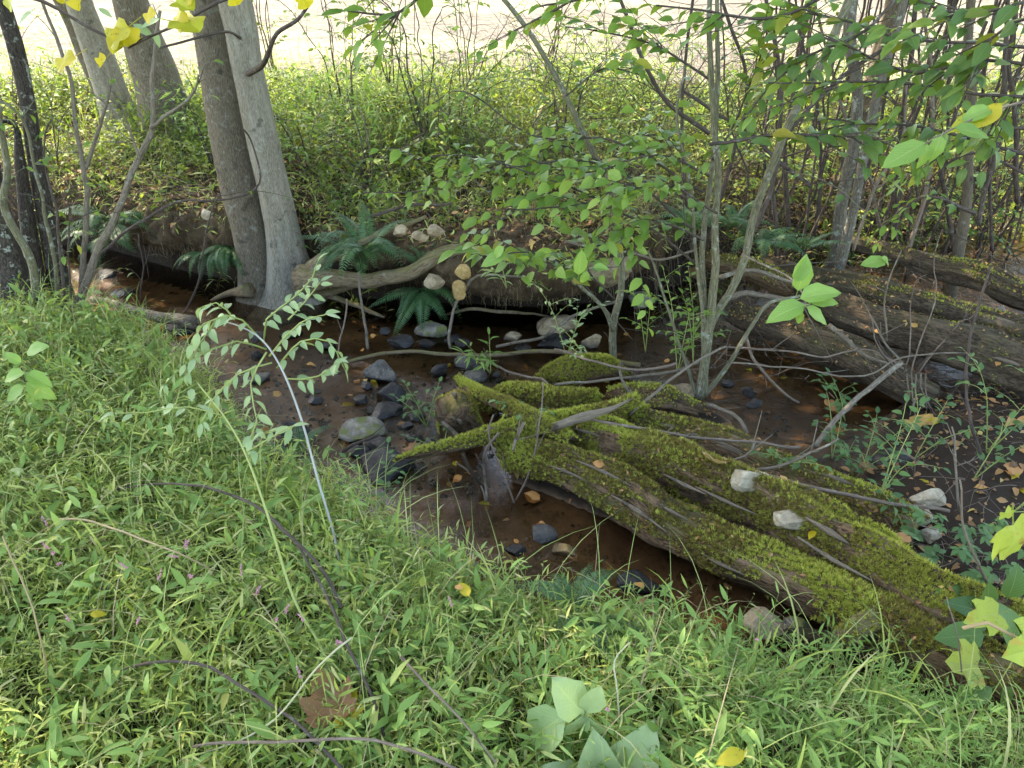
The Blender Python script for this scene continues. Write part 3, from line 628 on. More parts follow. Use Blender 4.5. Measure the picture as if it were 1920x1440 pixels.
# hanging rootlets under the bank lip
n = 1500; ki = rng.integers(3, len(xs) - 3, n); kj = rng.integers(int(m * .38), int(m * .72), n)
P0 = BANKV[ki, kj] + np.array([0, -.004, 0]); t = np.linspace(0, 1, 5); Lh = rng.uniform(.02, .11, n)
P = P0[:, None] + np.array([0, -.02, -1.]) * (Lh[:, None] * t)[..., None] + rng.normal(0, .006, (n, 5, 3))
mb = MB(); ribbon(mb, P, np.full(n, .0009), rng.random(n)); meta(mb.build('hanging_rootlets', M['straw']), 'fine rootlets hanging from the eroded clay bank', 'rootlets', kind='stuff')
n = 2600; ki = rng.integers(3, len(xs) - 3, n); kj = rng.integers(int(m * .15), int(m * .6), n); k = (fbm(BANKV[ki, kj] * 2.2, 9, 2) + np.where(BANKV[ki, kj][:, 0] < -1.6, .5, -.1)) > 0; ki, kj = ki[k], kj[k]; n = len(ki)
mb = MB(); az = rng.uniform(0, 2 * PI, n); d = np.stack([np.cos(az), np.sin(az) - 1., rng.normal(-.1, .6, n)], -1)
scatter(mb, LANCE4, basis(d, np.array([0, -.5, 1]) + rng.normal(0, .3, (n, 3))), BANKV[ki, kj], rng.uniform(.03, .09, n), rng.random(n))
meta(mb.build('bank_face_grass', M['stiltY']), 'thin grass and moss growing down the far bank face', 'grass', kind='stuff')
# gravel and dark debris on the stream bed
def octa():
    V = np.array([(1, 0, 0), (-.9, .2, .1), (.1, .8, 0), (0, -.85, .1), (.1, .1, .6), (0, 0, -.5)], float); T = np.array([(0, 2, 4), (2, 1, 4), (1, 3, 4), (3, 0, 4), (2, 0, 5), (1, 2, 5), (3, 1, 5), (0, 3, 5)]); return V, T, np.zeros((6, 3))
for mt_, cnt, sz, lab, thr in (('stDark', 1500, .010, 'small black wet gravel scattered over the stream bed', -.1), ('stGrey', 500, .012, 'fine grey gravel scattered over the stream bed', -.1), ('stOch', 260, .012, 'fine ochre gravel scattered over the stream bed', -.1)):
    mb = MB(); x, y = sample(cnt * 3, -3, 3, 1.5, 4.6, lambda x, y: (gz(x, y) < .03) & (y > 2.45) & (n2(x, y, 2.3, 71, 2) + .7 * np.exp(-((x + .45) ** 2 + (y - 3) ** 2) / .5) > .25)); x, y = x[:cnt], y[:cnt]; n = len(x)
    scatter(mb, octa(), basis(rng.normal(size=(n, 3)) * np.array([1, 1, .2]), UP + rng.normal(0, .3, (n, 3))), np.stack([x, y, gz(x, y) + .004], -1), sz * rng.uniform(.4, 1.7, n) ** 1.3, rng.random(n)); meta(mb.build('gravel', M[mt_], smooth=False), lab, 'gravel', kind='stuff')
litter(1400, (-.1, 1.9, 1.3, 2.7), lambda x, y: segd(x, y, RIDGE) < .3, .022, M['sod'], 'sodden_debris', 'dark wet debris and bark crumbs under the front log', .006)
litter(3000, (-1.6, 1.2, 2.0, 3.8), lambda x, y: (gz(x, y) < .06) & (n2(x, y, 2.6, 81, 2) + .9 * np.exp(-((x + .3) ** 2 + (y - 2.9) ** 2) / .3) > .55), .03, M['sod'], 'sodden_debris', 'black sodden leaf debris between the stream stones', .02)
# ------------------------------------------------------------------ stones
def stone(pos, size, mat, label=None, cat='stone', name='stone', group=None, rz=0., sink=.3, seed=0, rnd=.0, parent=None):
    import bmesh
    bm = bmesh.new(); bmesh.ops.create_icosphere(bm, subdivisions=4, radius=1); V = np.array([v.co[:] for v in bm.verts]); Fc = np.array([[v.index for v in f.verts] for f in bm.faces]); bm.free()
    r = np.random.default_rng(seed + 100); K = 11; pn = nrm(r.normal(size=(K, 3))); dd = r.uniform(.5, .85, K); R = np.ones(len(V))
    for k in range(K):
        c = V @ pn[k]; R = np.minimum(R, np.where(c > .05, dd[k] / np.maximum(c, .05), 9))
    V = V * (R ** (1 - rnd * .5))[:, None]; V = V * (1 + .05 * fbm(V * 3 + seed, seed, 3) + .02 * fbm(V * 11 + seed, seed, 2))[:, None]
    c, s = math.cos(rz), math.sin(rz); V = V * np.array(size) / 2 / np.array([.85, .85, .8]); V = np.stack([V[:, 0] * c - V[:, 1] * s, V[:, 0] * s + V[:, 1] * c, V[:, 2]], -1)
    p = np.array(pos, float); p[2] += size[2] * (.5 - sink)
    o = link(name, mesh_np(name, V, np.zeros((0, 4), int), Fc, V * 0, mat, False), parent, tuple(p) if parent is None else tuple(p - OFF[parent.name]))
    return meta(o, label, cat, group)
def stone_px(px, py, w, h, mat, z, label, seed, cat='stone', group=None, rz=None, sink=.3, hz=.62):
    p = G(px, py + h * .35, z) if z is not None else hit(px, py + h * .4); k = 2 * rad(1, p)
    w *= 1.12; h *= 1.1
    return stone(p + np.array([0, w * k * .25, 0]), (w * k, w * k * .8, max(h * k * 1.05, w * k * .45) * hz / .62 * .8), M[mat], label, cat, 'stone', group, (seed * 1.7 % .8) - .4 if rz is None else rz, sink, seed)
ST = [
 (712, 700, 52, 46, 'stGrey', 'angular grey stone standing upright in mid stream, reddish on its left face'),
 (733, 740, 58, 32, 'stDark', 'smooth blue black wet stone just below the upright grey stone'),
 (688, 724, 24, 22, 'stDark', 'small black stone touching the left side of the upright grey stone'),
 (678, 750, 24, 20, 'stDark', 'small black stone left of the smooth blue black one'),
 (876, 678, 38, 32, 'stGrey', 'blocky grey stone touching the long horizontal stick'),
 (884, 709, 46, 28, 'stGrey', 'flat topped pinkish grey stone below the blocky one by the stick'),
 (903, 692, 26, 22, 'stDark', 'dark wet stone tucked between two grey stones near the mossy branch tip'),
 (827, 695, 28, 26, 'stDark', 'small pointed dark stone left of the blocky grey stone'),
 (932, 702, 18, 16, 'stGrey', 'small grey pebble right of the flat topped stone in the riffle'),
 (808, 618, 52, 38, 'stMoss', 'rounded tan and grey stone under the hanging lower fern'),
 (800, 645, 30, 18, 'stDark', 'dark wet stone in front of the rounded tan stone under the fern'),
 (750, 641, 40, 28, 'stDark', 'dark angular stone behind the horizontal stick, left of the fern stone'),
 (722, 622, 20, 15, 'stDark', 'small flat dark stone beneath the large fern'),
 (850, 637, 28, 16, 'stDark', 'low dark stone in the shadow under the clay overhang'),
 (868, 646, 28, 18, 'stDark', 'wet dark stone beside the low one under the overhang'),
 (1036, 614, 76, 46, 'stTan', 'large tan boulder lying in the water under the clay bank'),
 (1040, 646, 56, 30, 'stDark', 'black wet rock in front of the large tan boulder'),
 (962, 634, 30, 20, 'stTan', 'small pinkish tan stone left of the large tan boulder'),
 (980, 655, 30, 15, 'stDark', 'flat dark stone just behind the long horizontal stick'),
 (1110, 640, 36, 30, 'stTan', 'tan stone in shade right of the large boulder'),
 (672, 812, 78, 38, 'stMoss', 'broad grey stone with green algae at left of the stream'),
 (702, 838, 44, 30, 'stDark', 'dark glossy stone in front of the broad algae covered one'),
 (722, 882, 96, 44, 'stDark', 'widest black wet rock at the edge of the brown pool'),
 (676, 846, 34, 26, 'stDark', 'black stone left of the dark glossy one above the widest rock'),
 (720, 776, 52, 18, 'stDark', 'long flat blue grey stone barely breaking the water'),
 (780, 784, 28, 18, 'stDark', 'dark pebble beside the small green plant in the stones'),
 (776, 826, 32, 20, 'stDark', 'wet black stone left of the mossy branch tip'),
 (760, 800, 24, 16, 'stDark', 'low black stone among dark leaves at the foot of the green plant'),
 (548, 812, 62, 46, 'stDark', 'dark rough stone half hidden by the near bank grass'),
 (513, 850, 44, 30, 'stDark', 'black stone lowest at the grassy edge, left of the pool'),
 (590, 752, 22, 18, 'stDark', 'small blue black stone alone on the brown bed at left'),
 (487, 710, 34, 22, 'stGrey', 'grey stone behind the bent bleached stalk'),
 (483, 633, 26, 20, 'stDark', 'dark stone behind the tip of the bent stalk'),
 (481, 667, 22, 18, 'stDark', 'dark pebble below the bend of the bleached stalk'),
 (328, 621, 60, 24, 'stDark', 'low black rock beside the broken end of the lichen covered limb'),
 (275, 627, 28, 24, 'stGrey', 'blue grey stone at the grassy edge left of the low black rock'),
 (337, 684, 26, 22, 'stDark', 'black stone among grass stems at the left water edge'),
 (195, 516, 32, 16, 'stDark', 'dark stone in the small far riffle at left'),
 (225, 552, 34, 14, 'stDark', 'flat dark stone in the left channel above the fallen limb'),
 (545, 630, 34, 18, 'stDark', 'flat wet stone below the foot of the twin tree'),
 (610, 650, 30, 20, 'stDark', 'dark stone right of the flat one below the twin tree'),
 (1016, 1006, 48, 28, 'stGrey', 'pale grey wet stone alone in the brown pool'),
 (1060, 1034, 42, 26, 'stOch', 'ochre topped stone in the pool right of the pale grey one'),
 (1200, 1096, 64, 40, 'stDark', 'dark stone with an orange leaf in the pool near the grass'),
 (968, 1034, 36, 26, 'stDark', 'dark debris covered stone left of the two pool stones'),
 (1363, 720, 24, 14, 'stDark', 'small dark stone in the blue riffle behind the sapling'),
 (1405, 736, 26, 22, 'stDark', 'dark stone in the middle of the blue riffle'),
 (1416, 757, 30, 18, 'stDark', 'wet stone at the lower side of the blue riffle'),
 (1290, 740, 60, 24, 'stTan', 'pale stone at the root of the many stemmed sapling'),
 (1692, 868, 92, 56, 'stDark', 'large dark glossy rock behind the jewelweed on the right'),
 (1440, 1172, 66, 52, 'stTan', 'tan rock at the grass edge below the front log'),
 (1500, 1186, 56, 44, 'stMoss', 'mossy rock right of the tan one below the front log'),
]
for i, (px, py, w, h, m_, lb) in enumerate(ST): stone_px(px, py, w, h, m_, .0 if py < 1150 else .05, lb, i, group='stones in the stream' if py < 1150 else None)
x, y = sample(3000, -1.25, .75, 2.35, 3.7, lambda x, y: (gz(x, y) < .0) & (n2(x, y, 2.2, 88, 2) + .9 * np.exp(-((x + .35) ** 2 + (y - 2.9) ** 2) / .35) > .35))
for q in range(min(95, len(x))):
    w_ = random.uniform(.022, .065); stone((x[q], y[q], float(gz(x[q], y[q])) + .03), (w_, w_ * random.uniform(.6, .95), w_ * random.uniform(.45, .8)), M[random.choice(['stDark', 'stDark', 'stDark', 'stGrey', 'stMoss'])], 'small angular wet rock among the look alike rocks crowding the riffle', 'stone', 'stone', 'small rocks crowding the riffle', random.uniform(0, 3), .35, q % 9 + 300)
BK = [(815, 430, 30, 24, 'stTan', .62, 'pale tan stone on the bank top above the surface root'), (752, 430, 26, 22, 'stTan', .62, 'pale stone between the large fern and the surface root'),
 (787, 440, 26, 22, 'stTan', .6, 'broken tan stone in a cluster above the surface root'), (860, 538, 28, 34, 'stOch', .33, 'yellow ochre stone sticking out of the bank face, lower of two'),
 (868, 505, 26, 26, 'stOch', .45, 'ochre stone in the bank face, upper of two'), (812, 522, 34, 28, 'stTan', .36, 'tan stone in the bank face just right of the fern'),
 (1145, 498, 88, 66, 'stTan', .34, 'big tan boulder in the bank behind the forked stem'), (1092, 506, 60, 40, 'stTan', .36, 'tan boulder left of the bigger one in the bank'),
 (385, 397, 18, 22, 'stWhite', .6, 'small white stone on the mossy bank left of the twin tree'), (1205, 560, 50, 34, 'stMoss', .15, 'mossy stone in shade behind the forked stem')]
for i, (px, py, w, h, m_, z, lb) in enumerate(BK):
    s_ = stone_px(px, py, w, h, m_, z, lb, 70 + i, sink=.42)
def on_bank(px, py):                                       # nearest point of the overhanging bank face seen at this pixel
    A = BANKV.reshape(-1, 3); d = A - np.array([0, 0, CAM_H]); r_ = nrm(ray(px, py)); t = d @ r_; e = np.linalg.norm(d - t[:, None] * r_, axis=1); k = np.where(e < .04)[0]
    return A[k[np.argmin(t[k])]] if len(k) else A[np.argmin(e)]

# ------------------------------------------------------------------ logs
MB3 = []
def moss_template():
    V = []; T = []; L = []
    for k in range(5):
        a = k * 1.257 + .3; c, s = math.cos(a), math.sin(a); n_ = len(V); w = .16; o = .30
        V += [(-s * w, c * w, 0), (s * w, -c * w, 0), (c * o * 1.4, s * o * 1.4, 1.0 - .25 * (k % 2))]; T.append((n_, n_ + 1, n_ + 2)); L += [(.5, 0, 0)] * 3
    return np.array(V), np.array(T), np.array(L)
MT = moss_template()
BVHV, BVHF = [], []
def bvh_add(V, Q):
    k = sum(len(v) for v in BVHV); BVHV.append(np.asarray(V)); BVHF.append(np.asarray(Q) + k)
bvh_add(VV, QQ)
def surf_sample(mb, n):
    V, Q, T, _ = mb.arr(); a, b, c, d = (V[Q[:, k]] for k in range(4)); nn = np.cross(c - a, d - b); ar = np.linalg.norm(nn, axis=1); k = rng.choice(len(Q), n, p=ar / ar.sum())
    u, v = rng.random((n, 1)), rng.random((n, 1)); P = (a[k] * (1 - u) + b[k] * u) * (1 - v) + (d[k] * (1 - u) + c[k] * u) * v
    N = nrm(nn[k]); return P, N, ar.sum() / 2
def moss_on(mb, root, dens=16000, size=.014, thr=.0, up=.15, seed=0):
    _, _, A = surf_sample(mb, 10); n = int(A * dens); P, N, _ = surf_sample(mb, n)
    cl = fbm(P * 4.5 + seed, seed, 3) * .75 + fbm(P * 17 + seed, seed, 2) * .3 + N[:, 2] * .75 - up
    k = (cl > thr + rng.uniform(-.12, .12, n)) & (P[:, 2] > .02); P, N, cl = P[k], N[k], cl[k]; n = len(P)
    if not n: return None
    up_ = nrm(N + np.array([0, 0, .5]) + rng.normal(0, .35, (n, 3))); t_ = nrm(np.cross(up_, rng.normal(size=(n, 3))))
    pat = np.clip(.5 + .45 * fbm(P * 3.1, 31, 2) + rng.normal(0, .16, n), 0, .97)
    m2 = MB(); scatter(m2, MT, basis(t_, up_), P - N * .002, size * rng.uniform(.6, 1.5, n) * (1 + .5 * np.clip(cl, 0, 1)), pat)
    return meta(m2.build('moss', M['moss'], root), kind='stuff')
def log(name, label, pts, rpx, mat='rotB', z=None, moss=1., n=36, cat='log', group=None, seed=0, rough=.16, ridge=.08, squash=.9, dens=20000, up=.15, msize=.0105, splin=6, jag=.03, world=False):
    P = [np.array(p, float) if world else G(*p) for p in pts]; r = [rad(w, p) for w, p in zip(rpx, P)] if not world else rpx
    root = thing(name, label, cat, P[len(P) // 2], group)
    mb = MB(); Pc, T = tube(mb, P, r, n, .03, rough, ridge, seed, rng.random(), wig=.015, squash=squash, jag=jag)
    mb.build('wood', M[mat], root); bvh_add(mb.arr()[0], mb.arr()[1])
    if moss: moss_on(mb, root, dens * moss, msize, up=up, seed=seed)
    if moss and n >= 26:
        Pq, Nq, Aq = surf_sample(mb, int(260 * rad(1, P[0]) / rad(1, P[0]) * 3)); kq = Nq[:, 2] > .55; Pq, Nq = Pq[kq], Nq[kq]; nq = len(Pq); m3 = MB()
        scatter(m3, leaf_geo(Wd=.5, n=2, cols=2, fold=.5, droop=.5), basis(rng.normal(size=(nq, 3)) * np.array([1, 1, .3]), Nq + rng.normal(0, .4, (nq, 3))), Pq + Nq * .01, rng.uniform(.008, .03, nq), rng.random(nq)); meta(m3.build('debris', M['dead'], root), kind='stuff')
    for k in range(splin):                                  # strips of bare, split wood standing proud of the log
        i = random.randint(3, max(4, len(Pc) - 12)); L = random.randint(4, 9); a = random.uniform(.2, 2.4); Ts, A, B = frames(Pc)
        rr = interp_r(r, len(Pc)); o = nrm(np.array([random.uniform(-.2, .2), random.uniform(-1, .1), random.uniform(.1, 1)])) * (rr[i] * random.uniform(.93, 1.02))
        q = Pc[i:min(i + L, len(Pc))] + o
        if len(q) > 2:
            m2 = MB(); tube(m2, [q[0], q[len(q) // 2] + nrm(o) * .004, q[-1]], [.004, random.uniform(.008, .016), .003], 7, .03, .3, .1, k + seed, rng.random(), squash=.5); m2.build('splinter', M['wood'], root)
    return root, mb, Pc
log('mossy_log', 'front rotting log with grey cracked wood, reaching from the pool to the lower right corner', [(965, 850, .14), (1070, 885, .15), (1180, 935, .16), (1300, 1000, .16), (1450, 1078, .17), (1600, 1152, .18), (1760, 1225, .19), (1920, 1310, .2), (2090, 1390, .2)], [64, 92, 104, 104, 110, 118, 128, 134, 136], seed=3, up=.36, dens=22000, msize=.012, splin=9, rough=.26, ridge=.2, squash=.75)
log('mossy_log', 'thick bright green mossy log behind the cracked front log, carrying two white rocks', [(1010, 800, .17), (1110, 822, .18), (1240, 868, .2), (1380, 935, .21), (1520, 1010, .22), (1660, 1085, .23), (1790, 1150, .24), (1900, 1190, .2)], [66, 112, 128, 134, 144, 158, 166, 130], seed=8, up=-.1, dens=24000, msize=.0125, splin=6, rough=.34, ridge=.2, squash=.5)
log('mossy_log', 'narrow shaded mossy log beyond the one with white rocks', [(1180, 790, .12), (1300, 822, .13), (1430, 870, .14), (1560, 925, .14), (1700, 985, .14)], [60, 74, 80, 84, 70], seed=12, up=.3, dens=13000, msize=.011, splin=8, n=28)
log('fallen_timber', 'dark half hollow timber lying in the gap between mossy logs', [(1210, 838, .12), (1380, 915, .12), (1500, 975, .12), (1640, 1040, .1)], [20, 34, 34, 22], 'rotB', moss=0, seed=16, n=18, splin=2)
log('mossy_branch', 'mossy branch pointing left over the pool with a bare dark tip', [(752, 860, .12), (800, 852, .16), (870, 833, .2), (945, 806, .25), (1030, 786, .28), (1110, 772, .3), (1185, 752, .3)], [7, 22, 27, 30, 30, 28, 22], seed=21, up=-.35, dens=24000, n=18, splin=1, cat='branch')
log('mossy_branch', 'mossy branch slanting down from the riffle to cross the other mossy branch', [(862, 712, .12), (895, 735, .2), (945, 762, .26), (1000, 792, .28), (1060, 822, .26)], [14, 24, 27, 30, 26], seed=24, up=-.35, dens=24000, n=18, splin=0, cat='branch')
log('mossy_branch', 'short mossy branch under the riffle plants, running back from the crossing', [(1010, 800, .22), (1080, 778, .24), (1150, 765, .24), (1200, 770, .2)], [26, 30, 30, 22], seed=28, up=-.3, dens=20000, n=16, splin=0, cat='branch')
log('bare_branch', 'bare grey splintered branch end resting on the crossing mossy branches', [(1050, 796, .33), (1095, 780, .35), (1140, 766, .37), (1172, 754, .39)], [16, 20, 12, 4], 'wood', moss=.0, seed=30, n=12, splin=0, cat='branch')
log('hanging_moss_branch', 'short moss draped stub hanging below the crossing branches', [(948, 800, .25), (945, 830, .18), (948, 868, .12)], [22, 26, 10], seed=33, up=-.6, dens=26000, n=12, splin=0, cat='branch')
log('mossy_stump', 'squat mossy stump with a dark hole, left of the crossing branches', [(868, 812, .0), (862, 790, .1), (852, 770, .2)], [80, 84, 66], 'rotB', seed=36, up=-.35, dens=20000, rough=.3, ridge=.2, n=26, cat='stump', splin=3)
log('mossy_log', 'low mossy hump of rotten wood under the horizontal stick end', [(1025, 705, .05), (1070, 694, .09), (1130, 690, .09), (1160, 700, .04)], [26, 60, 52, 26], seed=39, up=-.4, dens=22000, n=20, splin=0)
log('mossy_log', 'short mossy log stub beside the base of the sapling', [(1160, 742, .08), (1240, 748, .13), (1300, 765, .1)], [40, 52, 30], seed=41, up=-.1, dens=15000, n=20, splin=0)
log('mossy_hump', 'green mossy mound between the riffle and the crossing branches', [(900, 752, .06), (960, 745, .12), (1040, 752, .14), (1110, 748, .1)], [30, 62, 66, 36], seed=43, up=-.35, dens=22000, n=24, splin=0, cat='moss')
log('plank', 'short square ended pale board leaning on the mossy stump', [(826, 786, .16), (845, 806, .13), (864, 826, .1)], [13, 14, 13], 'wood', moss=0, seed=45, n=5, splin=0, cat='board', squash=.6, rough=.03, jag=.004)
log('weathered_board', 'grey weathered board standing in the pool below the mossy branch', [(868, 850, .18), (888, 885, .1), (908, 915, .02)], [15, 15, 12], 'rotG', moss=0, seed=46, n=6, splin=0, cat='board', squash=.5, rough=.05, jag=.006)
log('log_stub', 'lichen patched broken stub jutting from the front log near the grass', [(1590, 1190, .22), (1630, 1172, .24), (1680, 1150, .24)], [40, 52, 50], 'root', moss=.5, seed=48, n=18, splin=2, up=.2, cat='log')
log('fallen_timber', 'reddish plank of wood half buried in grass below the front log', [(1500, 1190, .1), (1600, 1215, .1), (1700, 1262, .1)], [30, 36, 30], 'rotG', moss=0, seed=49, n=14, splin=1)
gT = None
log('weathered_log', 'lowest weathered log, slanting down from the sapling over dark water', [(1385, 590, .14), (1450, 612, .15), (1540, 650, .15), (1640, 695, .14), (1740, 745, .1)], [44, 54, 60, 62, 50], 'rotG', moss=.08, rough=.24, ridge=.2, seed=52, up=.8, splin=2, n=30)
log('weathered_log', 'second weathered log, long and pale topped, behind the lowest one', [(1500, 560, .24), (1600, 590, .25), (1720, 628, .26), (1850, 668, .26), (2020, 720, .26)], [50, 66, 74, 78, 80], 'rotG', moss=.25, rough=.24, ridge=.2, seed=55, up=.85, splin=4, n=34)
log('weathered_log', 'third weathered log back, with a yellow mossy streak near the water', [(1440, 505, .26), (1560, 535, .27), (1700, 572, .28), (1830, 604, .28), (2020, 655, .28)], [40, 50, 58, 62, 64], 'rotG', moss=.5, rough=.24, ridge=.2, seed=58, up=.75, splin=3, n=30)
log('weathered_log', 'farthest weathered log in front of the bright water at right', [(1580, 452, .36), (1700, 482, .36), (1810, 515, .36), (1930, 556, .36), (2060, 600, .36)], [28, 40, 48, 52, 54], 'rotG', moss=.3, rough=.24, ridge=.2, seed=61, up=.8, splin=2, n=26)
log('fallen_log', 'dark log hidden in the twig tangle behind the sapling', [(1330, 490, .3), (1420, 515, .28), (1520, 560, .24)], [36, 46, 46], 'rotB', moss=.2, seed=64, up=.4, splin=1, n=22)
log('fallen_limb', 'lichen covered limb lying in the shallow water at left, broken orange end', [(175, 562, .04), (240, 578, .05), (300, 594, .06), (358, 604, .08)], [10, 16, 20, 22], 'twigG', moss=0, seed=66, n=14, splin=0, cat='branch')
r_, _, _ = log('rotten_stump', 'crumbling brown stump end in the grass at the left water edge', [(155, 640, .22), (190, 622, .27), (225, 610, .27)], [30, 46, 34], 'rotB', moss=0, seed=68, n=20, splin=6, ridge=.3, cat='stump')

from mathutils.bvhtree import BVHTree
BV = BVHTree.FromPolygons([tuple(v) for v in np.concatenate(BVHV)], [tuple(int(i) for i in q) for q in np.concatenate(BVHF)])
def hit(px, py, z0=None):                                  # where the line of sight through this photo pixel meets ground or log
    d = ray(px, py); h = BV.ray_cast(Vector((0, 0, CAM_H)), Vector(nrm(d))); p = np.array(h[0]) if h[0] is not None else G(px, py, 0)
    if p[2] < .0: p = G(px, py, .0)
    return p
def set_z(o, z): pass
# white rocks on the logs
for i, (px, py, w, h, z, lb) in enumerate([(1408, 900, 54, 56, None, 'tall pointed white rock, upper of two on the mossy log'), (1492, 968, 60, 44, None, 'blunt white rock, lower of two on the mossy log'),
        (1752, 938, 58, 32, None, 'tan and white rock among creepers right of the mossy log'), (1732, 966, 26, 42, None, 'narrow white rock standing below the tan and white one'), (1748, 1004, 42, 24, None, 'small white rock among creeper leaves, lowest of the three')]):
    stone_px(px, py, w * 1.0, h * 1.0, 'stWhite', z, lb, 61 + i * 3, cat='rock', sink=.3, hz=.8 if i in (0, 3) else .62)

# ------------------------------------------------------------------ trees
def ext(P, dz, wob=.1):
    P = list(P); d = P[-1] - P[-2]; d = d / max(d[2], .05); q = P[-1].copy(); k = max(1, int(dz / .8))
    for i in range(k): q = q + d * (dz / k) + rng.normal(0, wob, 3) * np.array([1, 1, 0]); P.append(q.copy())
    return P
def px_path(pts, Y0, Y1=None, Yc=None):
    Y1 = Y0 if Y1 is None else Y1; n = len(pts); return [D(x, y, Y0 + (Y1 - Y0) * i / (n - 1)) for i, (x, y) in enumerate(pts)]
def crown(root, c, R, n, mat='elmD', ls=.14):  # unseen leaf mass above view, placed and thickened to shade stream and near bank
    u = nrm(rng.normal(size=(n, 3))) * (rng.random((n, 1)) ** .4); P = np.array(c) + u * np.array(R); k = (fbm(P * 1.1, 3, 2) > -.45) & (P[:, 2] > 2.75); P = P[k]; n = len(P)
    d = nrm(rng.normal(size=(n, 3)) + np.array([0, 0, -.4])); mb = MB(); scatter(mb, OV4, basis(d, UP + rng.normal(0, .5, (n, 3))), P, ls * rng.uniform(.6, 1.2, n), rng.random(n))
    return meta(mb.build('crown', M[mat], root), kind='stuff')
def limbs(root, top, c, R, k, r, mat):
    for i in range(k):
        a = rng.uniform(0, 2 * PI); e = np.array(c) + np.array([math.cos(a) * R[0] * .8, math.sin(a) * R[1] * .8, rng.uniform(-.3, .6) * R[2]]); m_ = (top + e) / 2 + np.array([0, 0, .3])
        mb = MB(); tube(mb, [top, m_, e], [r, r * .6, r * .2], 8, .15, .1, 0, i, rng.random(), wig=.05); mb.build('limb', M[mat], root)
def trunk(root, P, rpx, mat, n=36, name='trunk', seed=0, rough=.07, ridge=.025, flare=0, step=.035, squash=None, top=.5):
    r = [rad(w, p) for w, p in zip(rpx, P)]
    if len(P) > len(r): r += list(np.linspace(r[-1] * .97, r[-1] * top, len(P) - len(r)))
    mb = MB(); Pc, T = tube(mb, P, r, n, step, rough, ridge, seed, rng.random(), squash=squash)
    if flare:
        V = mb.V[0]; b = np.array(P[0]); h = V[:, 2] - b[2]; f = np.exp(-np.clip(h, 0, 9) / .16) * flare; ang = np.arctan2(V[:, 1] - b[1], V[:, 0] - b[0]); f = f * (1 + .5 * np.sin(ang * 3 + seed) + .25 * np.sin(ang * 7))
        V[:, 0] += (V[:, 0] - b[0] - (0)) * f; V[:, 1] += (V[:, 1] - b[1]) * f
    mb.build(name, M[mat], root); return Pc, T
# twin trunked tree
tb = G(530, 560, .0) + np.array([0, .02, 0])
tw = thing('twin_trunk_tree', 'large tree with two grey trunks leaning left from one base on the far bank', 'tree', tb)
Ya = tb[1] + .06
PL = [np.array([D(496, 560, Ya)[0], Ya, -.06])] + px_path([(488, 530), (468, 430), (438, 300), (412, 150), (388, 0)], Ya, Ya + .1)
PR = [np.array([D(556, 560, Ya)[0], Ya - .03, -.06])] + px_path([(548, 530), (526, 420), (490, 250), (463, 120), (440, 0)], Ya - .05, Ya - .06)
trunk(tw, ext(PL, 4), [84, 74, 66, 66, 66, 66], 'barkD', 48, seed=1, flare=.35); Pt, _ = trunk(tw, ext(PR, 3.6), [100, 78, 60, 57, 58, 60], 'barkL', 48, seed=2, flare=.55)
cc, cr = (-.8, 4.5, 5.6), (3.2, 2.7, 2.1); crown(tw, cc, (3.3, 2.8, 2.7), 27000); limbs(tw, Pt[int(len(Pt) * .8)], cc, cr, 5, .05, 'barkL')
for i, (pts, w) in enumerate([([(466, 138, 4.3), (492, 122, 4.0), (505, 95, 3.9), (520, 62, 3.85), (560, 35, 3.8), (590, -10, 3.75)], [12, 11, 9, 8, 7, 6]), ([(452, 72, 4.35), (420, 60, 3.9), (330, 82, 3.7), (300, 90, 3.6)], [6, 5, 4, 3])]):
    P = [D(*p) for p in pts]; mb = MB(); tube(mb, P, [rad(a, p) for a, p in zip(w, P)], 9, .03, .1, .05, i, rng.random()); mb.build('branch', M['twigD'], tw)
for i, (pts, w) in enumerate([([(570, 520, .22), (620, 522, .26), (690, 524, .28), (760, 506, .38), (830, 478, .46), (880, 464, .48), (960, 470, .45)], [52, 36, 28, 26, 26, 20, 8]),
        ([(590, 500, .3), (640, 470, .5), (720, 430, .6), (800, 402, .66)], [30, 16, 12, 6]), ([(600, 545, .1), (650, 556, .08), (690, 578, .04), (722, 592, .0)], [12, 10, 9, 5]), ([(560, 540, .1), (610, 545, .12), (680, 530, .2)], [24, 14, 8]),
        ([(470, 540, .12), (440, 545, .06), (400, 560, .0)], [30, 14, 6]), ([(840, 585, .02), (880, 580, .1), (960, 588, .06), (1030, 590, 0)], [5, 6, 6, 3])]):
    P = [G(*p) + np.array([0, -.03, 0]) for p in pts]; mb = MB(); tube(mb, P, [rad(a, p) for a, p in zip(w, P)], 18, .03, .18, .06, 20 + i, rng.random(), wig=.02); mb.build('root', M['root'], tw)
# trees behind on the left
def bg_tree(label, base, Y, pts, w, mat, cc, cr, nc, n=30, h=4, flare=.3, name='tree', seed=0):
    b = D(base[0], base[1], Y); b[2] = float(gz(b[0], b[1])) - .05; t = thing(name, label, 'tree', b, None)
    P = [b] + px_path(pts, Y); Pt, _ = trunk(t, ext(P, h), w, mat, n, seed=seed, flare=flare)
    if nc: crown(t, cc, cr, nc); limbs(t, Pt[int(len(Pt) * .8)], cc, cr, 4, .04, mat)
    return t
bg_tree('thick grey brown trunk, right of two leaning trees behind the left bank', (338, 300), 6.3, [(322, 240), (295, 150), (262, 60), (236, -20)], [112, 92, 78, 68, 60], 'barkD', (-4.2, 6.6, 6.0), (2.7, 2.4, 2.5), 15000, seed=4)
bg_tree('leaning grey trunk with a pale edge, left of two behind the left bank', (262, 300), 6.6, [(235, 240), (205, 160), (172, 70), (140, -20)], [84, 62, 54, 50, 46], 'barkL', (-6, 7, 6), (2, 2, 2), 4500, seed=5)
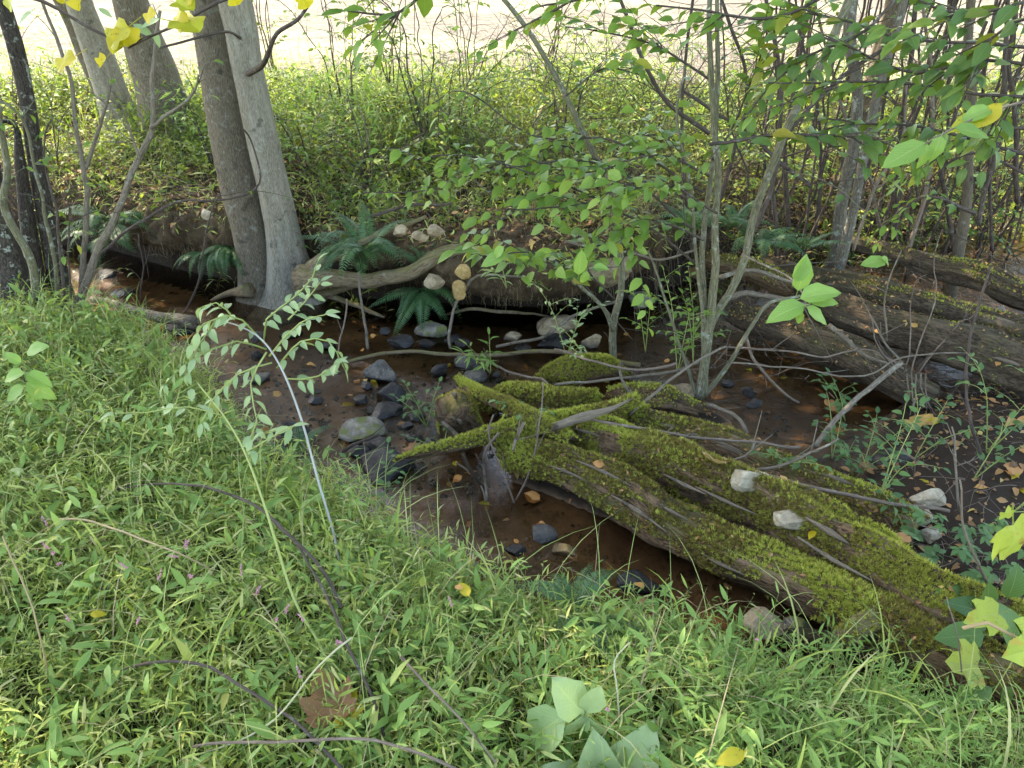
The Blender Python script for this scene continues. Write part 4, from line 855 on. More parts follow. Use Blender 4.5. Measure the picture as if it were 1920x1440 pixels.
bg_tree('slender dark trunk leaning left, leftmost of the far left trees', (236, 285), 6.9, [(205, 200), (160, 100), (120, 10)], [44, 34, 30, 26], 'barkD', 0, 0, 0, 18, 2.5, seed=6)
bg_tree('black crooked lichen spotted trunk at the left edge of the near bank', (128, 600), 3.75, [(112, 540), (90, 430), (68, 300), (50, 180), (30, 90), (5, 10)], [42, 36, 31, 28, 27, 29, 28], 'barkB', (-4.0, 4.4, 5.3), (2.6, 2.0, 2.2), 10000, 30, 2.6, seed=7)
bg_tree('dead lichen covered snag left of the black crooked trunk', (88, 590), 3.7, [(68, 520), (52, 420), (38, 310), (27, 232)], [32, 28, 26, 20, 8], 'barkB', 0, 0, 0, 24, .02, seed=8, name='dead_snag')
bg_tree('dark trunk base cut by the left picture edge beside the snag', (40, 590), 3.5, [(22, 500), (0, 420), (-25, 300), (-60, 100)], [56, 46, 42, 40, 36], 'barkB', 0, 0, 0, 24, 1.5, seed=9)
# right hand trees
bg_tree('pale lichen mottled trunk with a bend, in the right thicket', (1560, 520), 4.35, [(1568, 460), (1580, 370), (1600, 270), (1608, 170), (1594, 80), (1602, -20)], [30, 24, 22, 20, 20, 22, 22], 'barkM', (2.1, 4.9, 5.0), (2.8, 2.4, 2.4), 19000, 24, 3.2, seed=10)
bg_tree('slim grey trunk crossing right of the pale mottled one', (1568, 530), 4.2, [(1592, 430), (1612, 330), (1632, 230), (1655, 140), (1700, -20)], [22, 18, 16, 15, 15, 14], 'barkM', 0, 0, 0, 18, 2.4, seed=11)
bg_tree('thick dark furrowed trunk farthest back in the right thicket', (1598, 330), 5.6, [(1612, 260), (1640, 160), (1668, 50), (1685, -20)], [60, 46, 42, 40, 38], 'barkD', (4.3, 5.4, 5.0), (2.6, 2.5, 2.4), 15000, 28, 3.5, seed=12)
bg_tree('upright dark trunk near the right edge of the thicket', (1806, 500), 4.3, [(1810, 400), (1816, 280), (1822, 180), (1815, 90), (1822, -20)], [24, 18, 16, 17, 16, 16], 'barkD', (4.2, 3.2, 4.8), (1.6, 1.5, 1.5), 2600, 18, 2.6, seed=13)

# ------------------------------------------------------------------ thin stems, sticks and canes
def stems(name, label, cat, lst, mat, ground=True, group=None, part='stem', wig=.012, n=7, mats=None):
    """lst: [(pts [(px, py)], Y0, Y1, w0, w1)] in depth, or pts with heights (px, py, z) when Y0 is None"""
    allP = []
    for pts, Y0, Y1, w0, w1 in lst:
        P = [G(*p) for p in pts] if Y0 is None else px_path(pts, Y0, Y1); allP.append(P)
    b = allP[0][0].copy(); root = thing(name, label, cat, b, group); out = []
    for i, (P, (pts, Y0, Y1, w0, w1)) in enumerate(zip(allP, lst)):
        mb = MB(); Pc, T = tube(mb, P, [rad(w0, P[0]), rad(w1, P[-1])], n, .035, .12, .05, int(rng.integers(99)), rng.random(), wig=wig)
        mb.build(part, M[mats[i] if mats else mat], root); out.append((Pc, T))
    return root, out
# right thicket
TH = [('thin dark stem left of the pale curved stem', [(1456, 480), (1450, 330), (1468, 180), (1436, -10)], 4.2, 4.3, 9, 7, 'twigD'),
 ('dark stem forking above the weathered logs', [(1480, 430), (1472, 260), (1500, 110), (1524, -10)], 4.6, 4.6, 9, 7, 'twigD'),
 ('crooked black stem behind the mottled trunk', [(1395, 470), (1440, 370), (1475, 250), (1560, 160), (1660, 90)], 3.9, 4.3, 10, 8, 'twigD'),
 ('dark stem right of the furrowed trunk', [(1678, 450), (1684, 330), (1692, 230), (1706, 120), (1720, -10)], 4.6, 4.6, 11, 9, 'twigD'),
 ('slender stem bending right in the thicket', [(1702, 480), (1742, 320), (1746, 130), (1728, -10)], 4.3, 4.4, 8, 6, 'twig'),
 ('leaning dark stem in the middle of the thicket', [(1788, 470), (1768, 320), (1792, 200), (1850, 40)], 4.5, 4.5, 9, 7, 'twigD'),
 ('black stem close to the right picture edge', [(1834, 420), (1862, 290), (1882, 190), (1890, -10)], 4.0, 4.1, 10, 8, 'twigD'),
 ('rightmost thin upright stem', [(1908, 380), (1902, 240), (1896, 110), (1906, -10)], 4.4, 4.4, 10, 8, 'twigD'),
 ('fine stem before the pale mottled trunk', [(1530, 430), (1540, 300), (1528, 180), (1500, 60), (1490, -10)], 4.8, 4.9, 6, 5, 'twigD'),
 ('thin stem leaning left across the thicket', [(1660, 470), (1630, 330), (1580, 200), (1540, 60), (1525, -10)], 4.7, 4.7, 7, 5, 'twig'),
 ('thin stem leaning right behind the slim grey trunk', [(1640, 420), (1680, 280), (1740, 150), (1800, -10)], 5.0, 5.0, 7, 5, 'twigD'),
 ('pale thin stem low in the thicket', [(1600, 470), (1640, 360), (1690, 260), (1700, 160)], 4.0, 4.1, 6, 4, 'twigG'),
 ('fine dark stem between two right edge stems', [(1860, 470), (1856, 330), (1845, 180), (1870, -10)], 4.8, 4.8, 7, 6, 'twigD'),
 ('dark stem at the back of the thicket by the field', [(1740, 330), (1752, 200), (1775, 90), (1780, -10)], 5.8, 5.8, 8, 6, 'twigD'),
 ('second dark stem at the back of the thicket', [(1505, 330), (1530, 210), (1512, 100), (1530, -10)], 5.6, 5.6, 7, 6, 'twigD'),
 ('bowed thin stem over the bright water', [(1930, 330), (1850, 290), (1790, 300), (1740, 340)], 4.0, 4.2, 6, 3, 'twigD'),
 ('thin dark stem left of the sapling crown', [(1300, 480), (1285, 330), (1280, 180), (1300, -10)], 4.4, 4.4, 7, 6, 'twigD'),
 ('slanting dark stem behind the sapling', [(1310, 500), (1370, 300), (1400, 150), (1350, -10)], 4.6, 4.6, 8, 6, 'twigD'),
 ('long slanting dark limb behind the sapling leaves', [(1280, 170), (1340, 210), (1400, 250), (1450, 290), (1520, 350)], 4.4, 4.2, 6, 8, 'twigD'),
 ('thin dark limb rising left behind the sapling', [(1330, 250), (1260, 200), (1210, 120), (1170, 20), (1160, -10)], 4.0, 4.0, 9, 7, 'twigD')]
for lb, pts, y0, y1, w0, w1, mt in TH:
    r, out = stems('thicket_stem', lb, 'stem', [(pts, y0, y1, w0, w1)], mt, group='thin stems of the right thicket')
    P, T = out[0]
    for k in range(random.randint(2, 4)):                  # side twigs
        i = random.randint(int(len(P) * .25), len(P) - 4); s_ = random.choice((-1, 1)); q = P[i]; L = random.uniform(.25, .7)
        e = q + np.array([s_ * L * random.uniform(.4, 1), random.uniform(-.3, .3), L * random.uniform(.1, .9)]); mb = MB(); tube(mb, [q, (q + e) / 2 + np.array([0, 0, .05]), e], [.004, .0018], 5, .05, 0, 0, k, rng.random(), wig=.02); mb.build('twig', M[mt], r)
        if random.random() < .75:
            cu = curve([q, (q + e) / 2 + np.array([0, 0, .05]), e], .05); leaves_on(r, cu, nrm(np.gradient(cu, axis=0)), random.choice(['elmD', 'elmD', 'elm']), .075, .075, .3)
for j in range(40):                                        # the crowd of look-alike stems at the back of the thicket
    px = 1400 + 520 * (j + random.random()) / 40; Y = random.uniform(4.6, 6.2); b = D(px, 420, Y); b[2] = float(gz(b[0], b[1])) - .02; P = [b]; ln = random.uniform(-.22, .22)
    for q in range(5): P.append(P[-1] + np.array([ln * .35 + random.gauss(0, .04), random.gauss(0, .03), .42]))
    r = thing('thicket_stem', 'one of the crowded look alike thin stems at the back of the right thicket', 'stem', b, 'crowded back stems of the right thicket'); mb = MB(); w_ = random.uniform(.007, .014); Pc, T = tube(mb, P, [w_, w_ * .6], 7, .05, .12, .05, j, rng.random(), wig=.03); mb.build('stem', M['twigD'], r)
    for q in range(3):
        i = random.randint(4, len(Pc) - 3); e = Pc[i] + np.array([random.uniform(-.5, .5), random.uniform(-.2, .2), random.uniform(0, .4)]); cu = curve([Pc[i], (Pc[i] + e) / 2 + np.array([0, 0, .04]), e], .05); mb = MB(); tube(mb, cu, [.0035, .0012], 5, .05, wig=.02); mb.build('twig', M['twigD'], r)
        if q < 2: leaves_on(r, cu, nrm(np.gradient(cu, axis=0)), 'elmD', .075, .05, .2)
SK = [ # sticks: (label, name, pts (px,py,z), w0, w1, mat)
 ('long horizontal knobbly stick lying across the stream', [(648, 680, .03), (720, 664, .05), (800, 661, .06), (900, 662, .06), (1000, 664, .06), (1100, 668, .08), (1200, 684, .1)], 7, 10, 'root'),
 ('thin stick slanting right from the end of the horizontal one', [(895, 672, .06), (960, 692, .07), (1010, 712, .09), (1060, 742, .14)], 5, 4, 'twig'),
 ('grey stick rising right from dark water towards the tan boulder', [(930, 650, .02), (1010, 628, .08), (1075, 600, .14), (1160, 565, .22)], 6, 5, 'twigG'),
 ('upright twig stuck in the stream left of the lower fern', [(690, 655, 0), (686, 610, .12), (678, 560, .25), (672, 510, .4)], 6, 4, 'twigG'),
 ('bent grey stick leaning on the bank right of the lower fern', [(845, 655, 0), (840, 620, .1), (850, 575, .22), (872, 545, .32), (900, 515, .42), (960, 512, .42), (1040, 530, .35)], 6, 4, 'twigG'),
 ('thin upright twig beneath the twin tree roots', [(632, 700, 0), (645, 620, .15), (650, 560, .3)], 3, 3, 'twig'),
 ('dark stick resting on the algae covered stone', [(640, 848, .06), (680, 830, .08), (710, 815, .09)], 7, 6, 'twigD'),
 ('slender upright twig in front of the crossing branches, left of two', [(965, 945, .0), (940, 890, .12), (920, 800, .3), (925, 778, .36)], 4, 3, 'twig'),
 ('slender upright twig meeting the other at the pool edge, right of two', [(966, 940, .0), (995, 880, .15), (1008, 800, .33), (1018, 715, .5)], 4, 2, 'twig'),
 ('brown twig rising from the pool below the mossy branch', [(912, 940, 0), (905, 880, .1), (908, 845, .18), (935, 812, .27)], 5, 5, 'twig'),
 ('thin twig reaching the pool from the grey board', [(855, 868, .1), (890, 900, .06), (910, 940, .01)], 4, 3, 'twigG'),
 ('short peeling twig on the mossy crossing', [(962, 845, .3), (968, 820, .33), (982, 792, .38)], 5, 6, 'twig'),
 ('long dark stick lying along the mossy log behind the white rocks', [(1080, 785, .3), (1180, 808, .3), (1290, 822, .28), (1400, 828, .26), (1500, 838, .24)], 6, 5, 'twig'),
 ('long brown stick along the dark gap, ending near the tan and white rock', [(1270, 812, .28), (1370, 862, .3), (1480, 902, .3), (1600, 930, .28), (1680, 948, .25), (1780, 958, .22)], 6, 7, 'twig'),
 ('pale forked stick rising right behind the upper white rock', [(1420, 880, .3), (1480, 860, .34), (1540, 835, .38), (1572, 822, .4)], 6, 4, 'twigG'),
 ('short pale twig on moss left of the upper white rock', [(1364, 866, .3), (1385, 850, .32), (1416, 830, .34)], 4, 3, 'twigG'),
 ('straight grey pole slanting from the debris up to the log pile', [(1530, 836, .18), (1580, 780, .22), (1640, 725, .3), (1690, 680, .36)], 9, 10, 'twigG'),
 ('crooked whitish stick by the sapling root', [(1325, 758, .15), (1372, 780, .16), (1388, 800, .17), (1400, 812, .16)], 7, 8, 'twigG'),
 ('grey stick fanning left from the sapling foot', [(1310, 680, .2), (1230, 700, .2), (1130, 718, .2), (1040, 722, .2)], 5, 5, 'twigG'),
 ('brown stick crossing the fan of sticks left of the sapling', [(1270, 680, .3), (1180, 690, .26), (1100, 672, .22), (1040, 655, .18)], 5, 4, 'twig'),
 ('stick curving down beside the sapling over the mossy stub', [(1165, 680, .24), (1168, 700, .22), (1172, 726, .18), (1186, 742, .14)], 6, 5, 'twigG'),
 ('diagonal stick running to the upper right behind the mossy stub', [(1180, 778, .22), (1230, 740, .28), (1290, 690, .34), (1360, 650, .4)], 6, 5, 'twigG'),
 ('curved brown stick over the dark water of the riffle', [(1398, 630, .3), (1410, 680, .22), (1450, 720, .14), (1498, 755, .06)], 6, 5, 'twig'),
 ('thin stick crossing over the lowest weathered log', [(1360, 650, .34), (1460, 660, .34), (1540, 668, .36), (1620, 655, .36), (1680, 680, .36)], 4, 3, 'twig'),
 ('long fine twig arching over the lower logs', [(1370, 680, .4), (1480, 690, .36), (1600, 700, .34), (1700, 672, .4), (1820, 664, .4)], 3, 3, 'twigG'),
 ('grey stick propped from the lowest log towards the fan of twigs', [(1555, 610, .34), (1600, 650, .3), (1640, 680, .28), (1700, 695, .26)], 9, 6, 'twigG'),
 ('pale brown fallen stick in the debris left of the orange leaf', [(1690, 840, .2), (1720, 860, .2), (1740, 875, .18)], 5, 4, 'twig'),
 ('upright twig in front of the creepers', [(1800, 960, .25), (1790, 880, .4), (1785, 800, .55)], 5, 3, 'twigG'),
 ('long dark twig hanging down at the right over the debris', [(1845, 880, .2), (1825, 790, .4), (1812, 700, .5), (1840, 560, .75), (1856, 500, .85)], 6, 4, 'twigD'),
 ('dark crooked root like stick over the far bank, left of the middle', [(690, 408, .66), (740, 395, .68), (790, 385, .7), (850, 380, .72)], 7, 4, 'twigD'),
 ('curved grey stick low over the far bank behind the boulders', [(1060, 452, .6), (1150, 475, .55), (1230, 490, .5), (1300, 470, .5)], 5, 4, 'twigG'),
 ('grey arched branch crossing the log tangle behind the sapling', [(1365, 560, .3), (1400, 550, .34), (1460, 560, .34), (1520, 575, .33)], 12, 8, 'twigG'),
 ('second grey arched branch in the tangle behind the sapling', [(1350, 520, .4), (1420, 505, .44), (1490, 530, .4), (1560, 560, .36)], 10, 6, 'twigG'),
 ('pale twig standing up between the logs at right', [(1662, 640, .4), (1656, 580, .55), (1668, 530, .7), (1690, 470, .85)], 4, 2, 'twigG'),
 ('thin twig leaning left from the fan between the logs', [(1698, 690, .3), (1660, 640, .42), (1630, 590, .52)], 4, 3, 'twigG'),
 ('thin dark branch curved over the far left bank', [(150, 512, .4), (240, 430, .62), (330, 380, .74), (420, 374, .78), (478, 352, .85), (486, 318, .95), (470, 262, 1.1), (450, 236, 1.2)], 6, 3, 'twigD'),
]
for lb, pts, w0, w1, mt in SK:
    r, out = stems('fallen_stick' if 'upright' not in lb and 'standing' not in lb else 'standing_twig', lb, 'stick', [(pts, None, None, w0, w1)], mt, wig=.02, n=8)
    P, T = out[0]
    for k in range(random.randint(1, 3)):
        i = random.randint(2, max(3, len(P) - 3)); i = min(i, len(P) - 2); L = random.uniform(.06, .18); e = P[i] + nrm(T[i] + rng.normal(0, .6, 3)) * L; mb = MB(); tube(mb, [P[i], e], [.0025, .0012], 5, .04, 0, 0, k, 0, wig=.004); mb.build('twig', M[mt], r)
# sprouts fanning from the pile at right
for j in range(7):
    a = -1.0 + j * .3 + random.uniform(-.2, .2); b = G(1680 + j * 7, 700, .28); e = b + np.array([math.sin(a) * random.uniform(.25, .6), random.uniform(-.25, .3), random.uniform(.25, .7)])
    r = thing('dead_sprout', ['first', 'second', 'third', 'fourth', 'fifth', 'sixth', 'seventh', 'eighth', 'ninth'][j] + ' bare sprout from the left in the fan over the weathered logs', 'sprout', b, 'bare sprouts fanning over the logs')
    mb = MB(); tube(mb, [b, (b + e) / 2 + rng.normal(0, .07, 3), e], [.0042, .0012], 6, .04, .1, 0, j, rng.random(), wig=.04); mb.build('stem', M['twigD' if j % 2 else 'twig'], r)
for j in range(5):
    b = G(1700 + j * 9, 700, .28); e = G(1690 + j * 16, 770 + 8 * (j % 3), .12); r = thing('hanging_stalk', ['first', 'second', 'third', 'fourth', 'fifth', 'sixth', 'seventh'][j] + ' pale stalk from the left drooping below the sprout fan', 'stalk', b, 'pale stalks drooping below the sprout fan')
    mb = MB(); tube(mb, [b, (b + e) / 2 + rng.normal(0, .02, 3), e], [.0036, .002], 6, .04, .1, 0, j, rng.random(), wig=.04); mb.build('stem', M['twigG'], r)

# ------------------------------------------------------------------ saplings with leaves one by one
def spray(root, pts, Y0, Y1, kind, size, spacing, w0=5, w1=2, mat='twigD', start=.15, name='branch', droop=.15, zz=False, jit=.35, side_f=.9):
    P = [G(*p) for p in pts] if zz else px_path(pts, Y0, Y1); mb = MB(); Pc, T = tube(mb, P, [rad(w0, P[0]), rad(w1, P[-1])], 6, .04, .1, 0, int(rng.integers(99)), rng.random(), wig=.012)
    mb.build(name, M[mat], root); leaves_on(root, Pc, T, kind, size, spacing, start, droop=droop, jit=jit, side_f=side_f); return Pc, T
def extra(root, runs, kind, size, gap, mat, ntw=4):
    mb = MB()
    for Pc, T in runs:
        for q in range(ntw):
            i = random.randint(2, len(Pc) - 2); L = random.uniform(.15, .38); e = Pc[i] + nrm(T[i] + np.array([random.uniform(-.9, .9), random.uniform(-.8, .8), random.uniform(-.5, .4)])) * L
            c = curve([Pc[i], (Pc[i] + e) / 2 + np.array([0, 0, .03]), e], .03); tb_ = MB(); tube(tb_, c, [.0022, .0008], 4, .05); tb_.build('twig', M['twigD'], root); n = max(3, int(L / gap)); t = np.linspace(.15, 1, n); k = (t * (len(c) - 1)).astype(int); Tc = nrm(np.gradient(c, axis=0))[k]
            sd_ = nrm(np.cross(Tc, UP)); d = Tc * .6 + sd_ * np.where(np.arange(n) % 2, 1, -1)[:, None] + rng.normal(0, .2, (n, 3)) - UP * .15
            scatter(mb, LEAFV[kind], basis(d, UP + np.array([0, -.45, 0]) + rng.normal(0, .35, (n, 3))), c[k], size * rng.uniform(.65, 1.15, n), rng.random(n))
    if mb.n: meta(mb.build('foliage', M[mat], root), kind='stuff')
LEAFV = {'elm': leaf_geo(Wd=.52, n=5, cols=2, fold=.25, droop=.25, serr=.08)}
b = G(1312, 742, .1)
RUN, RUN2 = [], []
sp = thing('sapling', 'many stemmed hornbeam sapling with olive bark rooted beside the blue riffle', 'sapling', b)
Yb = b[1]
for pts, y1, w0, w1 in [([(1312, 745), (1325, 650), (1338, 520), (1344, 380), (1338, 200), (1330, 60), (1332, -20)], Yb + .1, 18, 9), ([(1322, 740), (1322, 600), (1316, 480), (1330, 340), (1346, 180), (1344, -20)], Yb + .25, 13, 8),
        ([(1318, 735), (1332, 620), (1372, 545), (1398, 480), (1405, 420), (1440, 320), (1490, 210), (1545, 110), (1600, -20)], Yb + .5, 13, 15), ([(1322, 742), (1370, 680), (1410, 610), (1440, 570), (1500, 555)], Yb + .2, 10, 5),
        ([(1306, 742), (1290, 690), (1262, 610), (1240, 540), (1215, 470)], Yb + .2, 7, 4), ([(1320, 600), (1306, 480), (1296, 340), (1270, 220), (1285, 120)], Yb + .3, 7, 4)]:
    P = px_path(pts, Yb, y1); mb = MB(); tube(mb, P, [rad(w0, P[0]), rad((w0 + w1) / 2, P[len(P) // 2]), rad(w1, P[-1])], 14, .03, .1, .03, int(rng.integers(50)), rng.random(), wig=.008); mb.build('stem', M['barkO'], sp)
for pts, y0, y1, sz, gap in [([(1310, 500), (1180, 405), (1020, 335), (870, 290), (770, 300)], 3.1, 3.1, .07, .055), ([(1300, 430), (1130, 310), (960, 312), (820, 352), (680, 362)], 3.1, 3.25, .068, .055),
        ([(1320, 360), (1160, 270), (1000, 250), (870, 175), (810, 195)], 3.15, 3.5, .072, .065), ([(1310, 380), (1200, 345), (1080, 385), (960, 400), (880, 470)], 3.0, 2.85, .068, .055),
        ([(1330, 330), (1230, 290), (1120, 322), (1040, 330)], 3.0, 3.0, .075, .055), ([(1332, 150), (1240, 95), (1130, 62), (1060, 50)], 3.1, 3.3, .08, .07), ([(1320, 450), (1250, 420), (1190, 450), (1160, 500)], 2.9, 2.8, .07, .05),
        ([(1345, 400), (1280, 360), (1220, 350), (1150, 370)], 2.8, 2.7, .08, .055), ([(1335, 300), (1380, 220), (1420, 120), (1440, 40)], 3.1, 3.0, .075, .07)]:
    RUN.append(spray(sp, pts, y0, y1, 'elm', sz * 1.08, gap * .8))
extra(sp, RUN, 'elm', .076, .038, 'elm', 7)
sp2 = thing('sapling', 'leafy lower shoots of a young alder left of the many stemmed sapling', 'sapling', G(1155, 670, .05)); Y2 = G(1155, 670, .05)[1]
for pts, y1, w0, w1 in [([(1150, 672), (1150, 610), (1165, 540), (1160, 460), (1135, 340), (1070, 200), (1000, 70), (930, -20)], Y2 + .25, 14, 9), ([(1150, 620), (1132, 580), (1090, 540), (1040, 490), (1020, 480)], Y2 - .1, 9, 4)]:
    P = px_path(pts, Y2, y1); mb = MB(); tube(mb, P, [rad(w0, P[0]), rad(w1, P[-1])], 12, .03, .1, .03, int(rng.integers(50)), rng.random(), wig=.006); mb.build('stem', M['barkO'], sp2)
for pts, y0, y1, sz, gap in [([(1150, 560), (1100, 500), (1130, 430), (1200, 400)], Y2, Y2 - .2, .06, .06), ([(1090, 540), (1060, 500), (1120, 490)], Y2, 3.0, .075, .07), ([(1040, 490), (980, 470), (905, 480)], Y2 - .1, 2.9, .09, .09),
        ([(1130, 330), (1180, 260), (1250, 250)], Y2 + .1, 3.4, .065, .06), ([(1120, 300), (1050, 270), (1000, 290), (940, 330)], Y2 + .1, 3.3, .065, .055), ([(1060, 180), (1130, 130), (1200, 140)], 3.6, 3.6, .07, .07)]:
    RUN2.append(spray(sp2, pts, y0, y1, 'elm', sz * 1.1, gap * .6, 4, 2))
extra(sp2, RUN2, 'elm', .08, .04, 'elm', 4)
# overhanging leafy branches at the upper right (limbs of trees standing outside the picture)
RB = [('level leafy branch with dark leaves crossing the mottled trunk', [(1330, 270), (1430, 262), (1540, 252), (1640, 262), (1710, 300)], 2.7, 2.6, 'elmD', .095, .05),
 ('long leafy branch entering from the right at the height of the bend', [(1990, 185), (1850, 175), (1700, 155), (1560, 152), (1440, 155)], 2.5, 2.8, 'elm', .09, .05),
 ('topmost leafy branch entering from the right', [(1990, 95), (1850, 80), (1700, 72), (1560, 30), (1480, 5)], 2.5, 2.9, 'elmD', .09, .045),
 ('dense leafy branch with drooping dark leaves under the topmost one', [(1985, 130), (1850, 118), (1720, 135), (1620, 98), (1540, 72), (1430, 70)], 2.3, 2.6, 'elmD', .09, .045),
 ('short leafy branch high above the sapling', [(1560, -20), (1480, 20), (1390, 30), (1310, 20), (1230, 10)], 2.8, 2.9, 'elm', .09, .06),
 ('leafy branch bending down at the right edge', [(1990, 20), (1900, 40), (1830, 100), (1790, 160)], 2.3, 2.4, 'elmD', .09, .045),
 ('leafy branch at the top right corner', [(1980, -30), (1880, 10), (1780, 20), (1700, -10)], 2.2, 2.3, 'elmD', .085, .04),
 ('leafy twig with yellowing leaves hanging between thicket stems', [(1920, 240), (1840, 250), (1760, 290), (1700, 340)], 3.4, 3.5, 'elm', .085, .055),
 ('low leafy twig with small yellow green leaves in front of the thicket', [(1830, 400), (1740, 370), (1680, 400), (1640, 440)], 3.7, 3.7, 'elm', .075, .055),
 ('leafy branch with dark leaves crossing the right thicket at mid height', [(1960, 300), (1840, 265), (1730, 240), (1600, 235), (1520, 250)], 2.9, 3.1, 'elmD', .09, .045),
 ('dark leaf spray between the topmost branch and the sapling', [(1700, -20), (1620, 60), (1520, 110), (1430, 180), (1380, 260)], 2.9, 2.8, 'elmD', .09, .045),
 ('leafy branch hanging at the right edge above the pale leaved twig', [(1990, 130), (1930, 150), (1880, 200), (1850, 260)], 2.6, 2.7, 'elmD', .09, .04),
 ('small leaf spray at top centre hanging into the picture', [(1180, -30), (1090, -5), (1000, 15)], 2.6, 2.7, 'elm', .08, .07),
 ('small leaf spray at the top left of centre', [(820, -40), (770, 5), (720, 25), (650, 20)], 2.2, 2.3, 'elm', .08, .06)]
for lb, pts, y0, y1, k, sz, gap in RB:
    r = thing('leafy_branch', lb, 'branch', D(*pts[0], y0)); Pc, T = spray(r, pts, y0, y1, k, sz * 1.15, gap * .7, 7, 3)
    for q in range(4):
        i = random.randint(3, len(Pc) - 4); e = Pc[i] + T[i] * .22 + np.array([random.uniform(-.1, .1), random.uniform(-.2, .2), random.uniform(-.12, .06)])
        cu = curve([Pc[i], (Pc[i] + e) / 2, e], .03); mb = MB(); tube(mb, cu, [.003, .001], 5, .04, 0, 0, q, 0); mb.build('twig', M['twigD'], r); leaves_on(r, cu, nrm(np.gradient(cu, axis=0)), k, sz * .9, gap, .2)
def manual_leaves(root, kind, lst):                        # (px, py, Y, dx, dy of tip in pixels, tilt)
    for i, (px, py, Y, dx, dy, tl) in enumerate(lst):
        a = D(px, py, Y); bb = D(px + dx, py + dy, Y - .35 * tl * math.hypot(dx, dy) / F_PX * Y); v = bb - a; size = np.linalg.norm(v)
        place(LEAF[kind][i % 3], 'leaf', root, a, v, np.array([random.uniform(-.4, .4), -.6, 1.]), size)
br = thing('bright_twig', 'twig with large bright green serrated leaves hanging in front of the weathered logs', 'twig', D(1392, 478, 2.3))
P = px_path([(1392, 478), (1440, 500), (1480, 520), (1505, 550), (1512, 578)], 2.3, 1.75); mb = MB(); tube(mb, P, [.004, .0022], 6, .03); mb.build('branch', M['twigG'], br)
manual_leaves(br, 'bright', [(1496, 545, 1.8, 22, -62, .2), (1500, 560, 1.78, 82, -24, .5), (1508, 572, 1.75, -72, 18, .6), (1512, 575, 1.75, 44, 32, .8), (1490, 528, 1.8, 30, -50, .1), (1505, 585, 1.75, -14, 26, .4), (1515, 560, 1.78, 60, 6, .9)])
br = thing('bright_twig', 'twig with large pale green and yellow leaves hanging at the right edge', 'twig', D(1960, 180, 2.0))
P = px_path([(1960, 180), (1870, 205), (1800, 235), (1735, 268)], 2.0, 1.8); mb = MB(); tube(mb, P, [.004, .0022], 6, .03); mb.build('branch', M['twigG'], br)
manual_leaves(br, 'bright', [(1735, 268, 1.8, -82, 42, .5), (1738, 270, 1.8, -10, 50, .7), (1765, 255, 1.8, -20, 50, .9), (1790, 240, 1.85, 72, 12, .4), (1860, 205, 1.9, -60, 16, .5)])
manual_leaves(br, 'yel', [(1880, 195, 1.9, -56, 44, .7), (1850, 215, 1.9, -70, 20, .6)])
br = thing('bright_twig', 'twig with two rounded green leaves in front of the farthest weathered log', 'twig', D(1480, 470, 2.7))
P = px_path([(1440, 500), (1540, 492), (1660, 490)], 2.7, 2.5); mb = MB(); tube(mb, P, [.0025, .0012], 6, .03); mb.build('branch', M['twigD'], br)
manual_leaves(br, 'bright', [(1662, 488, 2.5, -48, 6, .5), (1652, 482, 2.5, 22, 16, .5)])
br = thing('bright_twig', 'short twig with three light green leaves above the long stick', 'twig', D(1160, 500, 2.6))
P = px_path([(1160, 500), (1110, 505), (1080, 520)], 2.6, 2.5); mb = MB(); tube(mb, P, [.0025, .0012], 6, .03); mb.build('branch', M['twigD'], br)
manual_leaves(br, 'bright', [(1085, 515, 2.5, 8, -46, .5), (1112, 502, 2.5, 32, -2, .5), (1100, 508, 2.5, -8, 30, .5), (950, 475, 2.5, -52, 22, .4), (945, 462, 2.5, -24, 24, .5)])
# tulip tree branches with yellow leaves, top left
tl = thing('tulip_tree_branch', 'branch with yellow and lime lobed leaves hanging into the top left corner', 'branch', D(-60, -30, 1.7))
for pts in ([(-60, -30), (80, 0), (180, 60), (240, 80), (330, 50)], [(600, -40), (440, -10), (330, 50), (240, 90)]):
    P = px_path(pts, 1.7, 1.6); mb = MB(); tube(mb, P, [.005, .002], 6, .03, wig=.01); mb.build('branch', M['twigD'], tl)
TL = [(20, -20, 1.6, -10, 62, .3), (105, -20, 1.6, 5, 40, .4), (150, -10, 1.6, -10, 46, .8), (240, 50, 1.6, -62, 48, .6), (215, 55, 1.6, 52, 10, 1.), (245, 80, 1.6, -60, 28, .9), (330, 40, 1.5, 68, 12, 1.1), (345, 20, 1.5, -40, 40, .5),
    (200, 108, 1.6, -22, 26, .4), (140, 105, 1.6, -58, 36, .8), (430, -20, 1.5, 20, 42, .5), (330, 5, 1.5, 50, 20, .8), (290, 20, 1.5, -30, 30, .6), (560, -15, 1.5, 24, 42, .5), (60, -20, 1.6, -50, 20, .6), (370, -15, 1.5, -40, 30, .8)]
manual_leaves(tl, 'tulip', [(a, b_, c, d * .78, e * .78, f) for a, b_, c, d, e, f in TL])
for i, (px, py, Y, dx, dy) in enumerate([(250, 45, 1.7, 40, 24), (290, 60, 1.7, 10, 30), (60, 20, 1.8, -30, 24), (185, 15, 1.8, 26, 16), (300, 35, 1.7, -40, 14)]): manual_leaves(tl, 'pale', [(px, py, Y, dx, dy, .6)])
